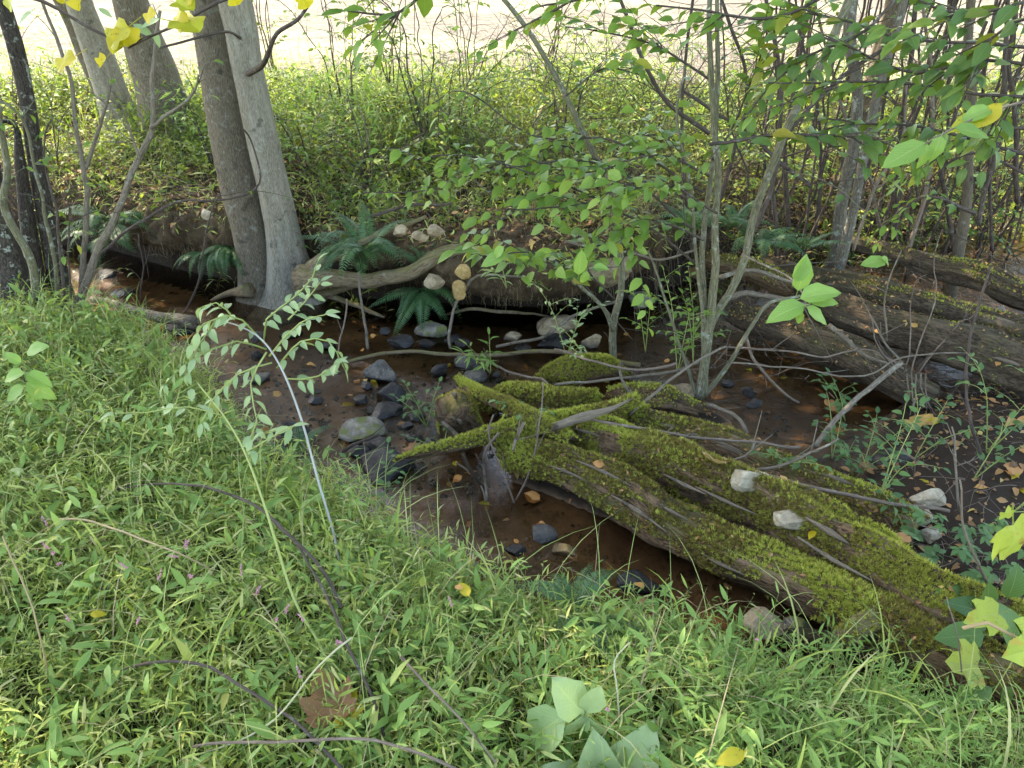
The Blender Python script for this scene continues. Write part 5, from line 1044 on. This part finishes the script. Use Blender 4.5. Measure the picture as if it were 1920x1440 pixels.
# ------------------------------------------------------------------ shrubs on the left and beyond the bank
LS = [('forked grey shrub left of the stream, its fork against the back trees', [([(140, 590), (180, 480), (218, 400), (262, 295), (284, 240), (280, 160), (290, 100), (300, 20)], 3.6, 3.7, 16, 6), ([(284, 240), (325, 210), (350, 180), (372, 140)], 3.65, 3.6, 7, 4), ([(262, 300), (240, 250), (232, 215)], 3.6, 3.6, 6, 3)], 'twigG'),
 ('slim grey shrub stem rising left of the forked one', [([(152, 580), (158, 450), (158, 320), (142, 230), (128, 130), (75, -10)], 3.7, 3.8, 11, 6), ([(158, 320), (185, 230), (207, 160)], 3.75, 3.7, 8, 5)], 'twigG'),
 ('grey green leaning shrub stem at the far left edge', [([(70, 560), (48, 470), (15, 395), (8, 320), (0, 200)], 3.3, 3.2, 16, 10), ([(110, 560), (95, 430), (80, 340), (30, 210), (-10, 190)], 3.4, 3.3, 8, 4)], 'barkO'),
 ('thin dark stem in front of the black crooked trunk', [([(122, 570), (118, 460), (88, 340), (84, 250), (96, 225)], 3.3, 3.3, 6, 3), ([(134, 560), (132, 470), (133, 390)], 3.35, 3.35, 4, 3)], 'twigD'),
 ('slender dark twig shrub leaning over the fallen limb', [([(345, 590), (375, 520), (402, 400), (420, 350)], 3.9, 3.8, 4, 2), ([(265, 565), (268, 500), (260, 440)], 4.2, 4.2, 3, 2)], 'twigD')]
for lb, l, mt in LS:
    r, out = stems('shrub', lb, 'shrub', l, mt, wig=.02)
    for P, T in out:
        for k in range(4):
            i = random.randint(len(P) // 3, len(P) - 2); L = random.uniform(.15, .45); e = P[i] + np.array([random.uniform(-1, 1) * L, random.uniform(-.2, .2), L * random.uniform(-.2, .6)])
            cu = curve([P[i], (P[i] + e) / 2 + np.array([0, 0, .04]), e], .04); mb = MB(); tube(mb, cu, [.003, .001], 5, .04, wig=.015); mb.build('twig', M[mt], r)
            if random.random() < .5: leaves_on(r, cu, nrm(np.gradient(cu, axis=0)), 'elm', .06, .10, .4)
BS = [(575, 330, 5.2, 'low bright shrub right of the twin trunks'), (655, 250, 6.0, 'arching shrub left of the middle thicket, against the field'), (740, 250, 6.4, 'tall thin shrub with a straight dark stem left of centre'),
 (800, 300, 5.6, 'shrub of bowed dark canes at the centre of the far bank'), (880, 230, 6.6, 'shrub of bare twigs behind the bowed canes'), (1010, 250, 6.2, 'sprawling thin shrub right of the bowed canes'),
 (1130, 240, 6.5, 'yellow leaved shrub seen behind the slanting stem'), (1230, 260, 6.0, 'bright shrub left of the sapling crown'), (1390, 260, 6.2, 'shrub filling the gap behind the sapling'), (1480, 330, 5.4, 'yellow green shrub at the left of the thicket'),
 (1640, 360, 5.2, 'low yellow green shrub between the thicket trunks'), (1760, 340, 5.4, 'broad leaved shrub at the right of the thicket'), (1890, 330, 5.3, 'leafy shrub against the right picture edge'), (520, 190, 7.4, 'pale shrub at the field edge right of the twin trunks'),
 (110, 330, 5.6, 'yellow green shrub behind the black trunk'), (400, 330, 5.4, 'small shrub between the back trees and the twin trunks'), (30, 260, 6.6, 'bright shrub at the left picture edge by the field'), (960, 340, 5.2, 'low leafy shrub on the bank above the clay overhang'),
 (700, 350, 5.0, 'low shrub on the bank top behind the large fern'), (850, 310, 5.5, 'leafy shrub in front of the bowed canes'), (1060, 320, 5.4, 'leafy shrub behind the forked alder stem'), (1180, 345, 5.1, 'low shrub on the bank between alder and hornbeam saplings'), (1350, 350, 5.1, 'shrub close behind the hornbeam sapling stems'), (1560, 300, 5.8, 'shrub behind the mottled trunk by the field')]
for i, (px, py, Y, lb) in enumerate(BS):
    b = D(px, py, Y); b[2] = float(gz(b[0], b[1])) - .02; r = thing('shrub', lb, 'shrub', b); ns = 6 if i not in (7, 9, 13) else 5; k_ = random.choice(['ovate', 'ovate', 'elm'])
    hmax = (1.5 if i in (1, 2, 4, 13, 5) else 1.05) if i not in (0, 9, 10, 14, 15, 17, 18, 21, 22) else .6; tot = 0
    for s_ in range(ns):
        a = rng.uniform(0, 2 * PI); h = hmax * random.uniform(.6, 1.25); sp_ = random.uniform(.15, .9) * (1.4 if i == 3 else .8)
        e = b + np.array([math.cos(a) * sp_, math.sin(a) * sp_ * .6, h * (.75 if i == 3 else 1)]); mid = b + np.array([math.cos(a) * sp_ * .35, math.sin(a) * sp_ * .2, h * (.95 if i == 3 else .62)])
        mb = MB(); Pc, T = tube(mb, [b, mid, e], [random.uniform(.005, .009), .004, .0015], 6, .06, .1, 0, s_, rng.random(), wig=.03); mb.build('stem', M['twigD' if s_ % 3 else 'twig'], r)
        for q in range(5):
            j = random.randint(len(Pc) // 4, len(Pc) - 2); L = random.uniform(.15, .4); a2 = a + random.uniform(-1.4, 1.4); e2 = Pc[j] + np.array([math.cos(a2) * L, math.sin(a2) * L * .6, random.uniform(-.05, .3) * L * 2])
            cu = curve([Pc[j], (Pc[j] + e2) / 2 + np.array([0, 0, .03]), e2], .04); mb = MB(); tube(mb, cu, [.0022, .0008], 4, .05); mb.build('twig', M['twigD'], r)
            if not (i in (4,) and q): leaves_on(r, cu, nrm(np.gradient(cu, axis=0)), k_, random.uniform(.05, .07) * (1.3 if px > 1450 else 1), .034, .05, jit=.5)
# ------------------------------------------------------------------ ferns
def frond_mesh(seed, mat):
    mb = MB(); r = np.random.default_rng(seed); n = 24; ar = [.25, .5, .8][seed % 3]; t = np.linspace(0, 1, n); Pm = np.stack([.04 * np.sin(t * 3 + seed), t * (1 - .12 * ar * t), .45 * ar * np.sin(t * 2.2) - ar * .75 * t ** 2.2], -1)
    tube(mb, Pm[::3], [.010, .004], 4, .1); T = nrm(np.gradient(Pm, axis=0)); PV, PQ, PL = leaf_geo(Wd=.17, n=3, cols=2, fold=.2, droop=.2, serr=.25, peak=.3)
    for s_ in (-1, 1):
        tt = np.linspace(.14, .985, 26); P = np.stack([np.interp(tt, t, Pm[:, k]) for k in range(3)], -1); Tt = np.stack([np.interp(tt, t, T[:, k]) for k in range(3)], -1)
        L = .17 * np.sin(np.clip(tt * 1.02, 0, 1) ** .62 * PI * .97) ** .7 + .01; d = nrm(np.array([s_, 0, 0]) + Tt * .35 + r.normal(0, .06, (26, 3)) - np.array([0, 0, .15])); up = np.cross(np.array([s_, 0, 0]) + 0 * Tt, Tt) * s_
        scatter(mb, (PV, PQ, PL), basis(d, up + .0), P, L, r.random(26) * .3)
    return mb.mesh('frond', mat)
FR = [frond_mesh(i, M['fern']) for i in range(6)]
def fern(label, pos, n, size, az=(0, 2 * PI), el=(.0, .8), group='ferns on the far bank'):
    r = thing('fern', label, 'fern', pos, group)
    for i in range(n):
        a = az[0] + (az[1] - az[0]) * (i + random.uniform(.1, .9)) / n; e = random.uniform(*el); d = np.array([math.cos(a) * math.cos(e), math.sin(a) * math.cos(e), math.sin(e)]); up = np.array([-math.cos(a) * math.sin(e), -math.sin(a) * math.sin(e), math.cos(e)])
        place(FR[random.randrange(6)], 'frond', r, pos, d, up, size * random.uniform(.7, 1.1))
def bp(px, py, off=.03): q = on_bank(px, py).copy(); q[1] -= off; return q
fern('large dark fern spilling over the bank right of the twin tree', bp(668, 455, .16), 20, .36, (PI, 2 * PI), (-.3, .75)); fern('fern hanging low over the water with one pale frond pointing left', bp(785, 535, .12), 12, .34, (PI * .85, 2 * PI), (-.9, -.1))
fern('upright fern tuft above the low hanging one', bp(790, 505, .04), 7, .30, (PI * .1, PI * 1.2), (.3, 1.2)); fern('fern fringe under the mossy bank left of the twin tree', bp(390, 480), 9, .28, (PI, 2 * PI), (-.7, .2)); fern('second fringe fern beside the foot of the left trunk', bp(440, 470), 8, .28, (PI, 2 * PI), (-.8, .1))
fern('dark fern high on the bank at far left', bp(205, 400, .05), 11, .42, (PI * .9, 2.1 * PI), (-.2, .7)); fern('glossy fern catching light low at far left', bp(200, 445, .05), 7, .36, (PI, 2 * PI), (-.5, .2)); fern('small fern below the dark one at left', bp(300, 500, .04), 7, .24, (PI, 2 * PI), (-.6, .2))
for i, (px, py, z, lb) in enumerate([(1370, 430, .55, 'fern in shade behind the curved olive stem'), (1420, 460, .5, 'glossy blue green fern right of the curved stem'), (1500, 470, .45, 'fern low in the tangle behind the weathered logs'), (1290, 440, .55, 'small fern left of the curved olive stem'), (690, 475, .5, 'drooping fern under the large one')]):
    fern(lb, G(px, py, z), 9, .34, el=(-.1, .9))
fern('light fern half hidden in the near grass by the water', G(1075, 1150, .36), 7, .22, el=(.1, .8), group=None); fern('small light fern at the pool edge grass under the bent stalk', G(560, 860, .2), 6, .22, el=(.2, .9), group=None)
# ------------------------------------------------------------------ foreground plants
def plant(name, label, base, n, h, kind, size, gap, cat='plant', group=None, spread=.15, side=3, matS='stem', lean=(0, 0)):
    r = thing(name, label, cat, base, group)
    for s_ in range(n):
        a = rng.uniform(0, 2 * PI); e = base + np.array([math.cos(a) * spread + lean[0], math.sin(a) * spread + lean[1], h * random.uniform(.75, 1.1)]); P = [base, (base + e) / 2 + np.array([0, 0, h * .12]), e]
        mb = MB(); Pc, T = tube(mb, P, [.003, .0012], 5, .03, wig=.006); mb.build('stem', M[matS], r); leaves_on(r, Pc, T, kind, size, gap, .3, droop=.1)
        for q in range(side):
            i = random.randint(len(Pc) // 3, max(len(Pc) - 2, 1)); a2 = rng.uniform(0, 2 * PI); e2 = Pc[i] + np.array([math.cos(a2), math.sin(a2), .5]) * h * .3; cu = curve([Pc[i], (Pc[i] + e2) / 2 + np.array([0, 0, .01]), e2], .02)
            mb = MB(); tube(mb, cu, [.0016, .0008], 4, .03); mb.build('stem', M[matS], r); leaves_on(r, cu, nrm(np.gradient(cu, axis=0)), kind, size * .85, gap, .3)
    return r
for px, py, z, h, n, lb in [(1600, 900, .2, .30, 3, 'bushy jewelweed behind the upper white rock'), (1560, 860, .15, .26, 2, 'jewelweed leaning over the end of the dark water'), (1650, 930, .2, .34, 3, 'jewelweed clump beside the glossy dark rock'), (1715, 860, .25, .28, 2, 'jewelweed in front of the pale drooping stalks'),
     (1585, 790, .2, .24, 2, 'small jewelweed with round leaves against the lowest log'), (1850, 850, .25, .36, 3, 'feathery leafed plant right of the orange maple leaf'), (1900, 960, .28, .30, 2, 'green plant at the right edge above the creepers'), (1700, 1000, .25, .16, 2, 'low plant between the white rocks and the creepers'), (1620, 870, .2, .22, 2, 'narrow plant touching the long brown stick'),
     (1825, 900, .25, .22, 2, 'bluish seedling among fallen leaves at right'), (1480, 868, .2, .10, 2, 'tiny seedling on the shaded mossy log')]:
    plant('jewelweed', lb, hit(px, py), n, h, 'jewel', .052, .05, group='jewelweed among the logs')
for px, py, z, h, n, k, sz, lb in [(800, 800, .02, .2, 3, 'jewel', .045, 'small leafy plant growing from stones left of the stump'), (828, 850, .03, .12, 2, 'jewel', .04, 'little plant between the stump and the mossy branch tip'), (1062, 670, .1, .42, 2, 'pale', .05, 'tall thin willowherb in front of the tan boulder'),
     (1105, 690, .12, .22, 2, 'pale', .04, 'short willowherb right of the tall thin one'), (990, 775, .22, .10, 3, 'jewel', .05, 'fresh green seedlings on the mossy mound'), (1210, 660, .15, .4, 2, 'elm', .05, 'leafy shoot in front of the forked stem'), (1270, 700, .15, .5, 3, 'elm', .05, 'leafy shoots left of the sapling foot'),
     (1300, 680, .2, .42, 2, 'elm', .055, 'leafy shoot touching the sapling stem'), (950, 540, .4, .16, 2, 'lance', .08, 'grassy tuft hanging on the clay face'), (920, 700, .03, .14, 3, 'lance', .09, 'pale grass tuft in the riffle behind the mossy branch'), (1030, 545, .3, .1, 2, 'ovate', .03, 'small clover like plant on the clay bank'), (720, 960, .2, .2, 3, 'jewel', .045, 'round leaved weed at the pool edge below the widest rock')]:
    plant('small_plant', lb, G(px, py, z), n, h, k, sz, .04)
# bent bleached plant
bt = thing('bent_plant', 'bent plant with a bleached blue grey stalk arching left over the water edge', 'plant', G(645, 1110, .42))
P = [G(645, 1110, .42)] + px_path([(625, 1000), (596, 900), (566, 790), (532, 700), (494, 640), (450, 612), (405, 600)], 1.62, 2.05); mb = MB(); tube(mb, P, [.0034, .0036, .002], 10, .03, .16, .08); mb.build('stalk', M['bleach'], bt)
for pts, y0, y1, gap in [([(494, 642), (500, 600), (545, 560), (580, 520), (594, 495)], 2.0, 2.05, .035), ([(494, 642), (460, 600), (430, 590), (385, 605), (350, 660)], 2.0, 1.9, .035), ([(500, 655), (440, 645), (400, 660), (350, 690), (310, 720)], 1.95, 1.85, .04), ([(505, 668), (560, 610), (610, 590)], 1.95, 1.9, .035),
        ([(520, 690), (570, 640), (620, 640), (645, 690)], 1.9, 1.85, .04), ([(535, 710), (590, 700), (630, 680)], 1.85, 1.8, .04), ([(500, 660), (470, 720), (480, 790), (470, 820)], 1.9, 1.7, .045), ([(566, 790), (540, 800), (500, 810)], 1.75, 1.7, .05), ([(510, 680), (450, 700), (400, 750), (380, 790)], 1.9, 1.75, .045), ([(540, 600), (570, 560), (600, 530)], 2.0, 2.1, .035), ([(405, 600), (380, 640), (350, 700)], 2.0, 1.9, .035), ([(440, 600), (400, 570), (380, 575)], 2.0, 2.05, .03)]:
    spray(bt, pts, y0, y1, 'pale', .062, gap * .55, 4, 2, 'stem', droop=.35)
gs = thing('green_stalk_plant', 'plant with a long yellow green stalk bending left through the grass', 'plant', G(690, 1420, .5))
P = [G(690, 1420, .5)] + px_path([(640, 1310), (600, 1210), (550, 1120), (500, 960), (460, 850), (420, 780), (370, 718)], 1.05, 1.7); mb = MB(); tube(mb, P, [.0034, .0036, .002], 8, .03); mb.build('stalk', M['stem'], gs)
for pts, y0, y1 in [([(420, 780), (350, 760), (280, 770), (220, 775)], 1.6, 1.5), ([(370, 718), (340, 740), (320, 790)], 1.7, 1.6), ([(460, 850), (500, 830), (545, 800)], 1.5, 1.5)]: spray(gs, pts, y0, y1, 'pale', .06, .06, 3, 2, 'stem', droop=.3)
lp = thing('young_plant', 'leafy young plant with broad green leaves in the grass at the left edge', 'plant', G(60, 860, .45))
P = px_path([(60, 800), (52, 740), (40, 690)], 2.3, 2.25); mb = MB(); tube(mb, P, [.003, .002], 6, .03); mb.build('stem', M['twigD'], lp)
manual_leaves(lp, 'bright', [(50, 660, 2.2, 38, -14, .5), (50, 700, 2.2, 48, 22, .6), (48, 718, 2.2, 55, 26, .6), (45, 725, 2.2, -40, 26, .5), (46, 700, 2.2, -52, 10, .5), (40, 680, 2.25, -36, -20, .4), (52, 735, 2.2, 30, 36, .5)])
cp = thing('compound_leaf_plant', 'plant with large pale green serrated leaflets at the bottom centre', 'plant', G(1168, 1500, .5))
P = [G(1168, 1500, .5)] + px_path([(1165, 1430), (1158, 1300), (1152, 1240), (1180, 1205)], .95, 1.1); mb = MB(); tube(mb, P, [.0028, .0018], 7, .02); mb.build('stem', M['pod'], cp)
P = px_path([(1162, 1390), (1120, 1355), (1095, 1338), (1045, 1335)], .97, .95); mb = MB(); tube(mb, P, [.0018, .001], 6, .02); mb.build('stem', M['stem'], cp)
manual_leaves(cp, 'big', [(1092, 1338, .95, -50, -62, .2), (1060, 1340, .95, -92, 60, .3), (1098, 1342, .95, -6, 86, .5), (1100, 1336, .95, 26, -44, .2), (1105, 1345, .95, -28, 28, .5)])
manual_leaves(cp, 'big', [(1090, 1470, .88, -70, -30, .3), (1115, 1480, .88, 10, -80, .2), (1150, 1490, .88, 66, -90, .2)])
for q, (px, py) in enumerate([(1130, 1220), (1138, 1232), (1126, 1240), (1140, 1214)]): place(LEAF['ovate'][q % 3], 'bud', cp, D(px, py, 1.08), np.array([random.uniform(-1, 1), -.2, .6]), UP, .016)
pt = thing('upright_stalk', 'thin pale green stalk forking beside the bottom centre plant', 'stalk', G(1170, 1440, .5)); P = px_path([(1155, 1262), (1118, 1280), (1084, 1258)], 1.05, 1.1); mb = MB(); tube(mb, P, [.0018, .0012], 6, .02); mb.build('stem', M['stem'], pt); P = px_path([(1155, 1265), (1170, 1230), (1184, 1202)], 1.05, 1.05); mb = MB(); tube(mb, P, [.0016, .0012], 6, .02); mb.build('stem', M['stem'], pt)
# dead canes in the foreground grass
for lb, pts, w0, w1, mt in [
 ('black arching bramble cane starting left of the green stalk', [(215, 918, .5), (290, 906, .6), (380, 915, .66), (470, 945, .68), (560, 1010, .66), (610, 1070, .62), (640, 1140, .56)], 3, 7, 'twigD'),
 ('dark cane bending down beside the bleached stalk', [(510, 975, .62), (560, 1020, .64), (600, 1090, .62), (650, 1200, .6), (700, 1320, .55), (720, 1380, .5)], 5, 6, 'twigD'),
 ('dark cane arching through the lower left grass', [(208, 1262, .56), (280, 1240, .6), (375, 1238, .64), (450, 1275, .64), (540, 1340, .62), (640, 1440, .58)], 5, 7, 'twigD'),
 ('grey brown cane along the bottom edge of the picture', [(362, 1400, .58), (440, 1386, .62), (520, 1382, .64), (640, 1388, .64), (740, 1402, .62), (860, 1445, .58)], 5, 6, 'twig'),
 ('thin brown twig leaning in the bottom grass right of the canes', [(752, 1232, .6), (810, 1290, .62), (860, 1340, .62), (930, 1430, .58)], 6, 4, 'twig'),
 ('pale curved straw stalk lying in the left grass', [(88, 975, .56), (170, 982, .6), (260, 1008, .62), (330, 1035, .62), (400, 1070, .56)], 5, 3, 'straw'),
 ('thin pale stalk standing at the left edge of the grass', [(90, 1280, .55), (80, 1200, .7), (50, 1110, .8), (5, 1005, .9)], 3, 3, 'straw'),
 ('fine light stalk crossing the green stalk', [(330, 1430, .5), (500, 1370, .6), (600, 1250, .75), (660, 1195, .8)], 3, 4, 'pod'),
 ('curled dry brown vine at the right edge above the lobed leaves', [(1950, 1240, .55), (1900, 1200, .6), (1850, 1172, .62), (1805, 1178, .6)], 4, 8, 'straw'),
 ('thin brown twig rising through the creepers at right', [(1862, 1110, .3), (1830, 1040, .45), (1805, 980, .55), (1800, 900, .7)], 6, 3, 'twig'),
 ('thin stem standing in the grass before the lobed leaves', [(1800, 1290, .3), (1795, 1200, .5), (1775, 1120, .62)], 3, 2, 'twig')]:
    r, out = stems('dead_cane', lb, 'cane', [(pts, None, None, w0, w1)], mt, wig=.012, n=8); P, T = out[0]
    for k in range(5 if w1 > 4 else 1):
        i = random.randint(2, len(P) - 3); e = P[i] + nrm(np.cross(T[i], rng.normal(size=3))) * .012; mb = MB(); tube(mb, [P[i], e], [.002, .0004], 4, .02); mb.build('thorn', M[mt], r)
# lobed leaves, creepers, ovate leaves at the right edge
lv = thing('vine', 'vine with lime yellow lobed leaves at the lower right edge', 'vine', G(1930, 1330, .35)); P = px_path([(1960, 960), (1900, 960), (1870, 970)], 1.5, 1.45); mb = MB(); tube(mb, P, [.002, .001], 5, .03); mb.build('stem', M['stem'], lv)
P = px_path([(1960, 1300), (1900, 1260), (1830, 1240)], 1.25, 1.25); mb = MB(); tube(mb, P, [.002, .001], 5, .03); mb.build('stem', M['stem'], lv)
manual_leaves(lv, 'lobed', [(1900, 985, 1.4, 0, 70, .6), (1990, 1200, 1.1, -92, 30, .5), (1830, 1248, 1.25, -50, -8, .9), (1885, 970, 1.4, 10, -18, .4), (1870, 1150, 1.25, -50, 14, .9)])
ob = thing('broad_leaf_plant', 'plant with bluish green broad leaves before the end of the front log', 'plant', G(1840, 1240, .3))
P = px_path([(1880, 1300), (1860, 1200), (1840, 1150), (1850, 1100)], 1.35, 1.5); mb = MB(); tube(mb, P, [.0025, .0012], 5, .03); mb.build('stem', M['stem'], ob)
manual_leaves(ob, 'jewel', [(1850, 1140, 1.45, 10, -44, .4), (1845, 1150, 1.45, -56, -24, .5), (1850, 1165, 1.4, -60, 22, .6), (1845, 1190, 1.35, -90, 6, .7), (1890, 1120, 1.45, 26, -50, .3), (1900, 1210, 1.3, 10, -66, .5), (1880, 1290, 1.2, 16, 56, .5), (1860, 1290, 1.2, -66, 30, .6), (1890, 1350, 1.15, 56, 40, .6), (1815, 1120, 1.5, -26, -20, .5)])
def five(seed):
    mb = MB(); Vl, Ql, Ll = leaf_geo(Wd=.45, n=5, cols=2, fold=.2, droop=.25, serr=.12)
    a = np.array([-1.9, -.95, 0, .95, 1.9]) + .1 * seed; s_ = np.array([.75, .95, 1.1, .95, .75]) * .5; d = np.stack([np.sin(a), np.cos(a), -.15 + 0 * a], -1); scatter(mb, (Vl, Ql, Ll), basis(d, np.broadcast_to(UP, (5, 3))), d * .05, s_, np.random.default_rng(seed).random(5) * .3)
    tube(mb, [(0, 0, 0), (0, -.2, -.15), (0, -.3, -.4)], .012, 4, .2); return mb.mesh('leaf', M['herbD'])
FV = [five(i) for i in range(3)]
for j, (lb, pts) in enumerate([('creeper with five fingered leaves below the three white rocks', [(1690, 965), (1730, 985), (1780, 995), (1840, 1000)]), ('creeper trailing down over the end of the mossy log', [(1830, 1010), (1800, 1040), (1760, 1060), (1700, 1050), (1675, 1050)]), ('creeper climbing in the dark corner right of the logs', [(1880, 1110), (1890, 1060), (1870, 1020), (1900, 980)]), ('creeper strand with small leaves on the log end', [(1900, 1090), (1850, 1090), (1800, 1100), (1770, 1110)])]):
    P = [G(x, y, .3 + .03 * (i % 2)) for i, (x, y) in enumerate(pts)]; r = thing('creeper', lb, 'creeper', P[0], 'five leaved creepers'); mb = MB(); Pc, T = tube(mb, P, [.002, .0012], 5, .03, wig=.01); mb.build('stem', M['twig'], r)
    for i in range(2, len(Pc), max(1, len(Pc) // 8)):
        d = np.array([rng.normal(), rng.normal() - .3, .0]); place(FV[i % 3], 'leaf', r, Pc[i] + np.array([rng.normal() * .03, rng.normal() * .03, .035]), d, UP + rng.normal(0, .25, 3), .085 * random.uniform(.7, 1.2))
# smartweed flower spikes
fz = [(88, 985), (92, 1030), (100, 1040), (115, 1055), (345, 1025), (352, 1030), (335, 1045), (295, 1088), (360, 1082), (256, 1170), (452, 1080), (520, 1160), (535, 1150), (570, 1165), (565, 1270), (848, 1138), (240, 1065), (480, 1115), (130, 1165), (640, 1205), (1420, 1200), (1140, 1330)]
for px, py in fz:
    b = G(px, py, .66); r = thing('smartweed_flower', 'small pink smartweed flower spike standing in the near bank grass', 'flower', b, 'pink smartweed flower spikes'); mb = MB(); d = nrm(np.array([rng.normal() * .5, rng.normal() * .5, 1])); tube(mb, [b - UP * .12, b], [.0008, .0008], 4, .05); mb.build('stem', M['stem'], r); mb = MB()
    for k in range(18):
        q = b + d * k * .0016 + rng.normal(0, .0016, 3); V = q + np.array([(1, 0, 0), (-1, 0, 0), (0, 1, 0), (0, -1, 0), (0, 0, 1.5), (0, 0, -1.5)]) * .0019; mb.add(V, None, [(0, 2, 4), (2, 1, 4), (1, 3, 4), (3, 0, 4), (2, 0, 5), (1, 2, 5), (3, 1, 5), (0, 3, 5)], np.full((6, 3), rng.random()))
    mb.build('petals', M['pink'], r)
# ------------------------------------------------------------------ fallen leaves one by one
FL = [(1012, 940, .02, .085, 'orange', 'orange curled leaf at the pool edge under the mossy log, largest in the pool'), (918, 948, .01, .06, 'yel', 'yellow brown leaf at the pool edge left of the orange one'), (1023, 985, .02, .045, 'orange', 'small orange leaf behind the pale grey pool stone'), (972, 1020, .04, .03, 'orange', 'tiny pink orange leaf on the dark debris in the pool'),
 (1206, 1106, .08, .05, 'orange', 'small orange leaf on the dark pool stone'), (1196, 1126, .01, .07, 'dead', 'red brown leaf in the pool below the dark stone'), (1133, 874, .27, .05, 'orange', 'orange leaf on the moss of the front log'), (1175, 802, .22, .045, 'yel', 'yellow leaf on the ground right of the bare branch end'), (1730, 800, .3, .13, 'maple', 'large orange brown maple leaf under the log pile'),
 (1822, 748, .33, .08, 'orange', 'orange leaf lying on the log above the maple leaf'), (1764, 790, .35, .08, 'yel', 'long yellow leaf just right of the maple leaf'), (1805, 720, .35, .07, 'yel', 'yellow strip leaf on the lowest log edge'), (1555, 765, .2, .09, 'maple', 'brown curled leaf at the end of the dark water'), (1335, 862, .3, .09, 'maple', 'pinkish brown crumpled leaf on moss left of the upper white rock'),
 (1408, 697, .01, .06, 'yel', 'pale yellow leaf floating on dark water behind the sapling'), (1461, 710, .01, .05, 'yel', 'greenish leaf floating right of the pale yellow one'), (1527, 997, .31, .05, 'yel', 'rounded yellow leaf beside the lower white rock'), (1555, 1041, .3, .03, 'orange', 'small orange leaf on the mossy log below the white rocks'), (1600, 885, .25, .06, 'dead', 'dark red leaf by the long brown stick'),
 (1462, 903, .33, .045, 'orange', 'orange leaf caught on the stick right of the upper white rock'), (1690, 1020, .28, .07, 'maple', 'brown leaf by the smallest white rock'), (1900, 870, .3, .1, 'orange', 'tan leaf at the right edge over the debris'), (1905, 790, .4, .1, 'orange', 'pale orange leaf at the right edge below the logs'), (845, 683, .01, .035, 'yel', 'round yellow leaf beside the blocky grey stone'), (872, 700, .06, .05, 'yel', 'yellowish leaf between the grey stones'),
 (760, 795, .03, .05, 'orange', 'orange leaf on black stones near the small green plant'), (642, 762, .02, .07, 'yel', 'lime yellow leaf on the stream left of the smooth black stone'), (765, 840, .03, .08, 'maple', 'brown leaf beside the mossy branch tip'), (855, 875, .01, .05, 'yel', 'lime leaf floating under the mossy branch'), (695, 715, .03, .07, 'yel', 'tan leaf in front of the upright grey stone'),
 (665, 720, .02, .05, 'orange', 'brown orange leaf left of the upright grey stone'), (680, 660, .02, .04, 'orange', 'orange leaf on the water under the large fern'), (975, 708, .12, .05, 'yel', 'pale leaf on the riffle foam behind the mossy branch'), (1160, 735, .24, .035, 'orange', 'pink orange leaf on moss left of the sapling'), (1085, 700, .16, .03, 'orange', 'small leaf on the mossy hump'),
 (700, 545, .3, .03, 'yel', 'tiny yellow leaf hanging under the large fern'), (880, 1120, .5, .06, 'yel', 'yellow orange leaf caught in the near grass'), (866, 1108, .5, .03, 'orange', 'small orange leaf touching the yellow one in the grass'), (1395, 1412, .58, .07, 'yel', 'pale yellow leaf lying in the bottom right grass'), (640, 1315, .5, .085, 'tulip', 'large yellow and orange leaf behind the green stalk'), (625, 1350, .5, .1, 'maple', 'brown leaf under the large yellow one'),
 (170, 1155, .58, .04, 'yel', 'small bright yellow leaf in the left grass'), (180, 1075, .58, .04, 'yel', 'lime yellow leaf in the left grass above the small bright one'), (860, 400, .68, .05, 'dead', 'rusty brown leaf on the far bank top in the middle'), (830, 455, .6, .05, 'yel', 'pale leaf on the bank above the surface root'), (1125, 205, .9, .05, 'orange', 'rusty leaf caught on twigs against the field'), (1200, 205, .95, .05, 'orange', 'orange leaf caught in the far herbs at centre'),
 (1640, 620, .42, .03, 'orange', 'small orange leaf on the second weathered log'), (1720, 610, .45, .05, 'orange', 'orange leaf against the sprout fan'), (1870, 680, .4, .04, 'orange', 'orange leaf on the second log near the right edge'), (1785, 600, .44, .035, 'yel', 'yellow leaf on top of the third log'), (1490, 650, .26, .04, 'yel', 'yellow leaf on the lowest weathered log'), (1415, 1050, .3, .03, 'dead', 'tiny dark leaf on the front log')]
for i, (px, py, z, sz, k, lb) in enumerate(FL):
    p = G(px, py, z) if py > 1080 or z > .6 else hit(px, py); a = rng.uniform(0, 2 * PI)
    o = place(LEAF[k][i % 3], 'fallen_leaf', None, p + np.array([0, 0, .006]), np.array([math.cos(a), math.sin(a), .1]), UP + rng.normal(0, .2, 3) + np.array([0, -.25, 0]), sz); meta(o, lb, 'leaf')
for zone, lb, cnt, box, msk, ks in [('far', 'brown fallen leaf among the litter on top of the far bank', 70, (-2.5, 3, 4.0, 6.0), fm(.26, 1.6), ['dead', 'dead', 'maple', 'orange']), ('isl', 'brown fallen leaf in the dark debris between the right hand logs', 60, (.9, 3.2, 1.6, 3.4), isl, ['dead', 'orange', 'maple', 'yel']),
        ('wet', 'sodden leaf in the shallow stream among the stones', 34, (-2.4, 1.2, 1.7, 4.0), lambda x, y: gz(x, y) < .0, ['dead', 'orange', 'dead'])]:
    x, y = sample(cnt * 12, *box, msk); x, y = x[:cnt], y[:cnt]
    for q in range(len(x)):
        a = rng.uniform(0, 2 * PI); z = max(float(gtop(x[q], y[q])[0]), -.0) + .012
        o = place(random.choice(LEAF[random.choice(ks)]), 'fallen_leaf', None, (x[q], y[q], z), np.array([math.cos(a), math.sin(a), .1]), UP + rng.normal(0, .3, 3), random.uniform(.035, .075)); meta(o, lb, 'leaf', {'far': 'fallen leaves on the far bank', 'isl': 'fallen leaves between the logs', 'wet': 'sodden leaves in the stream'}[zone])
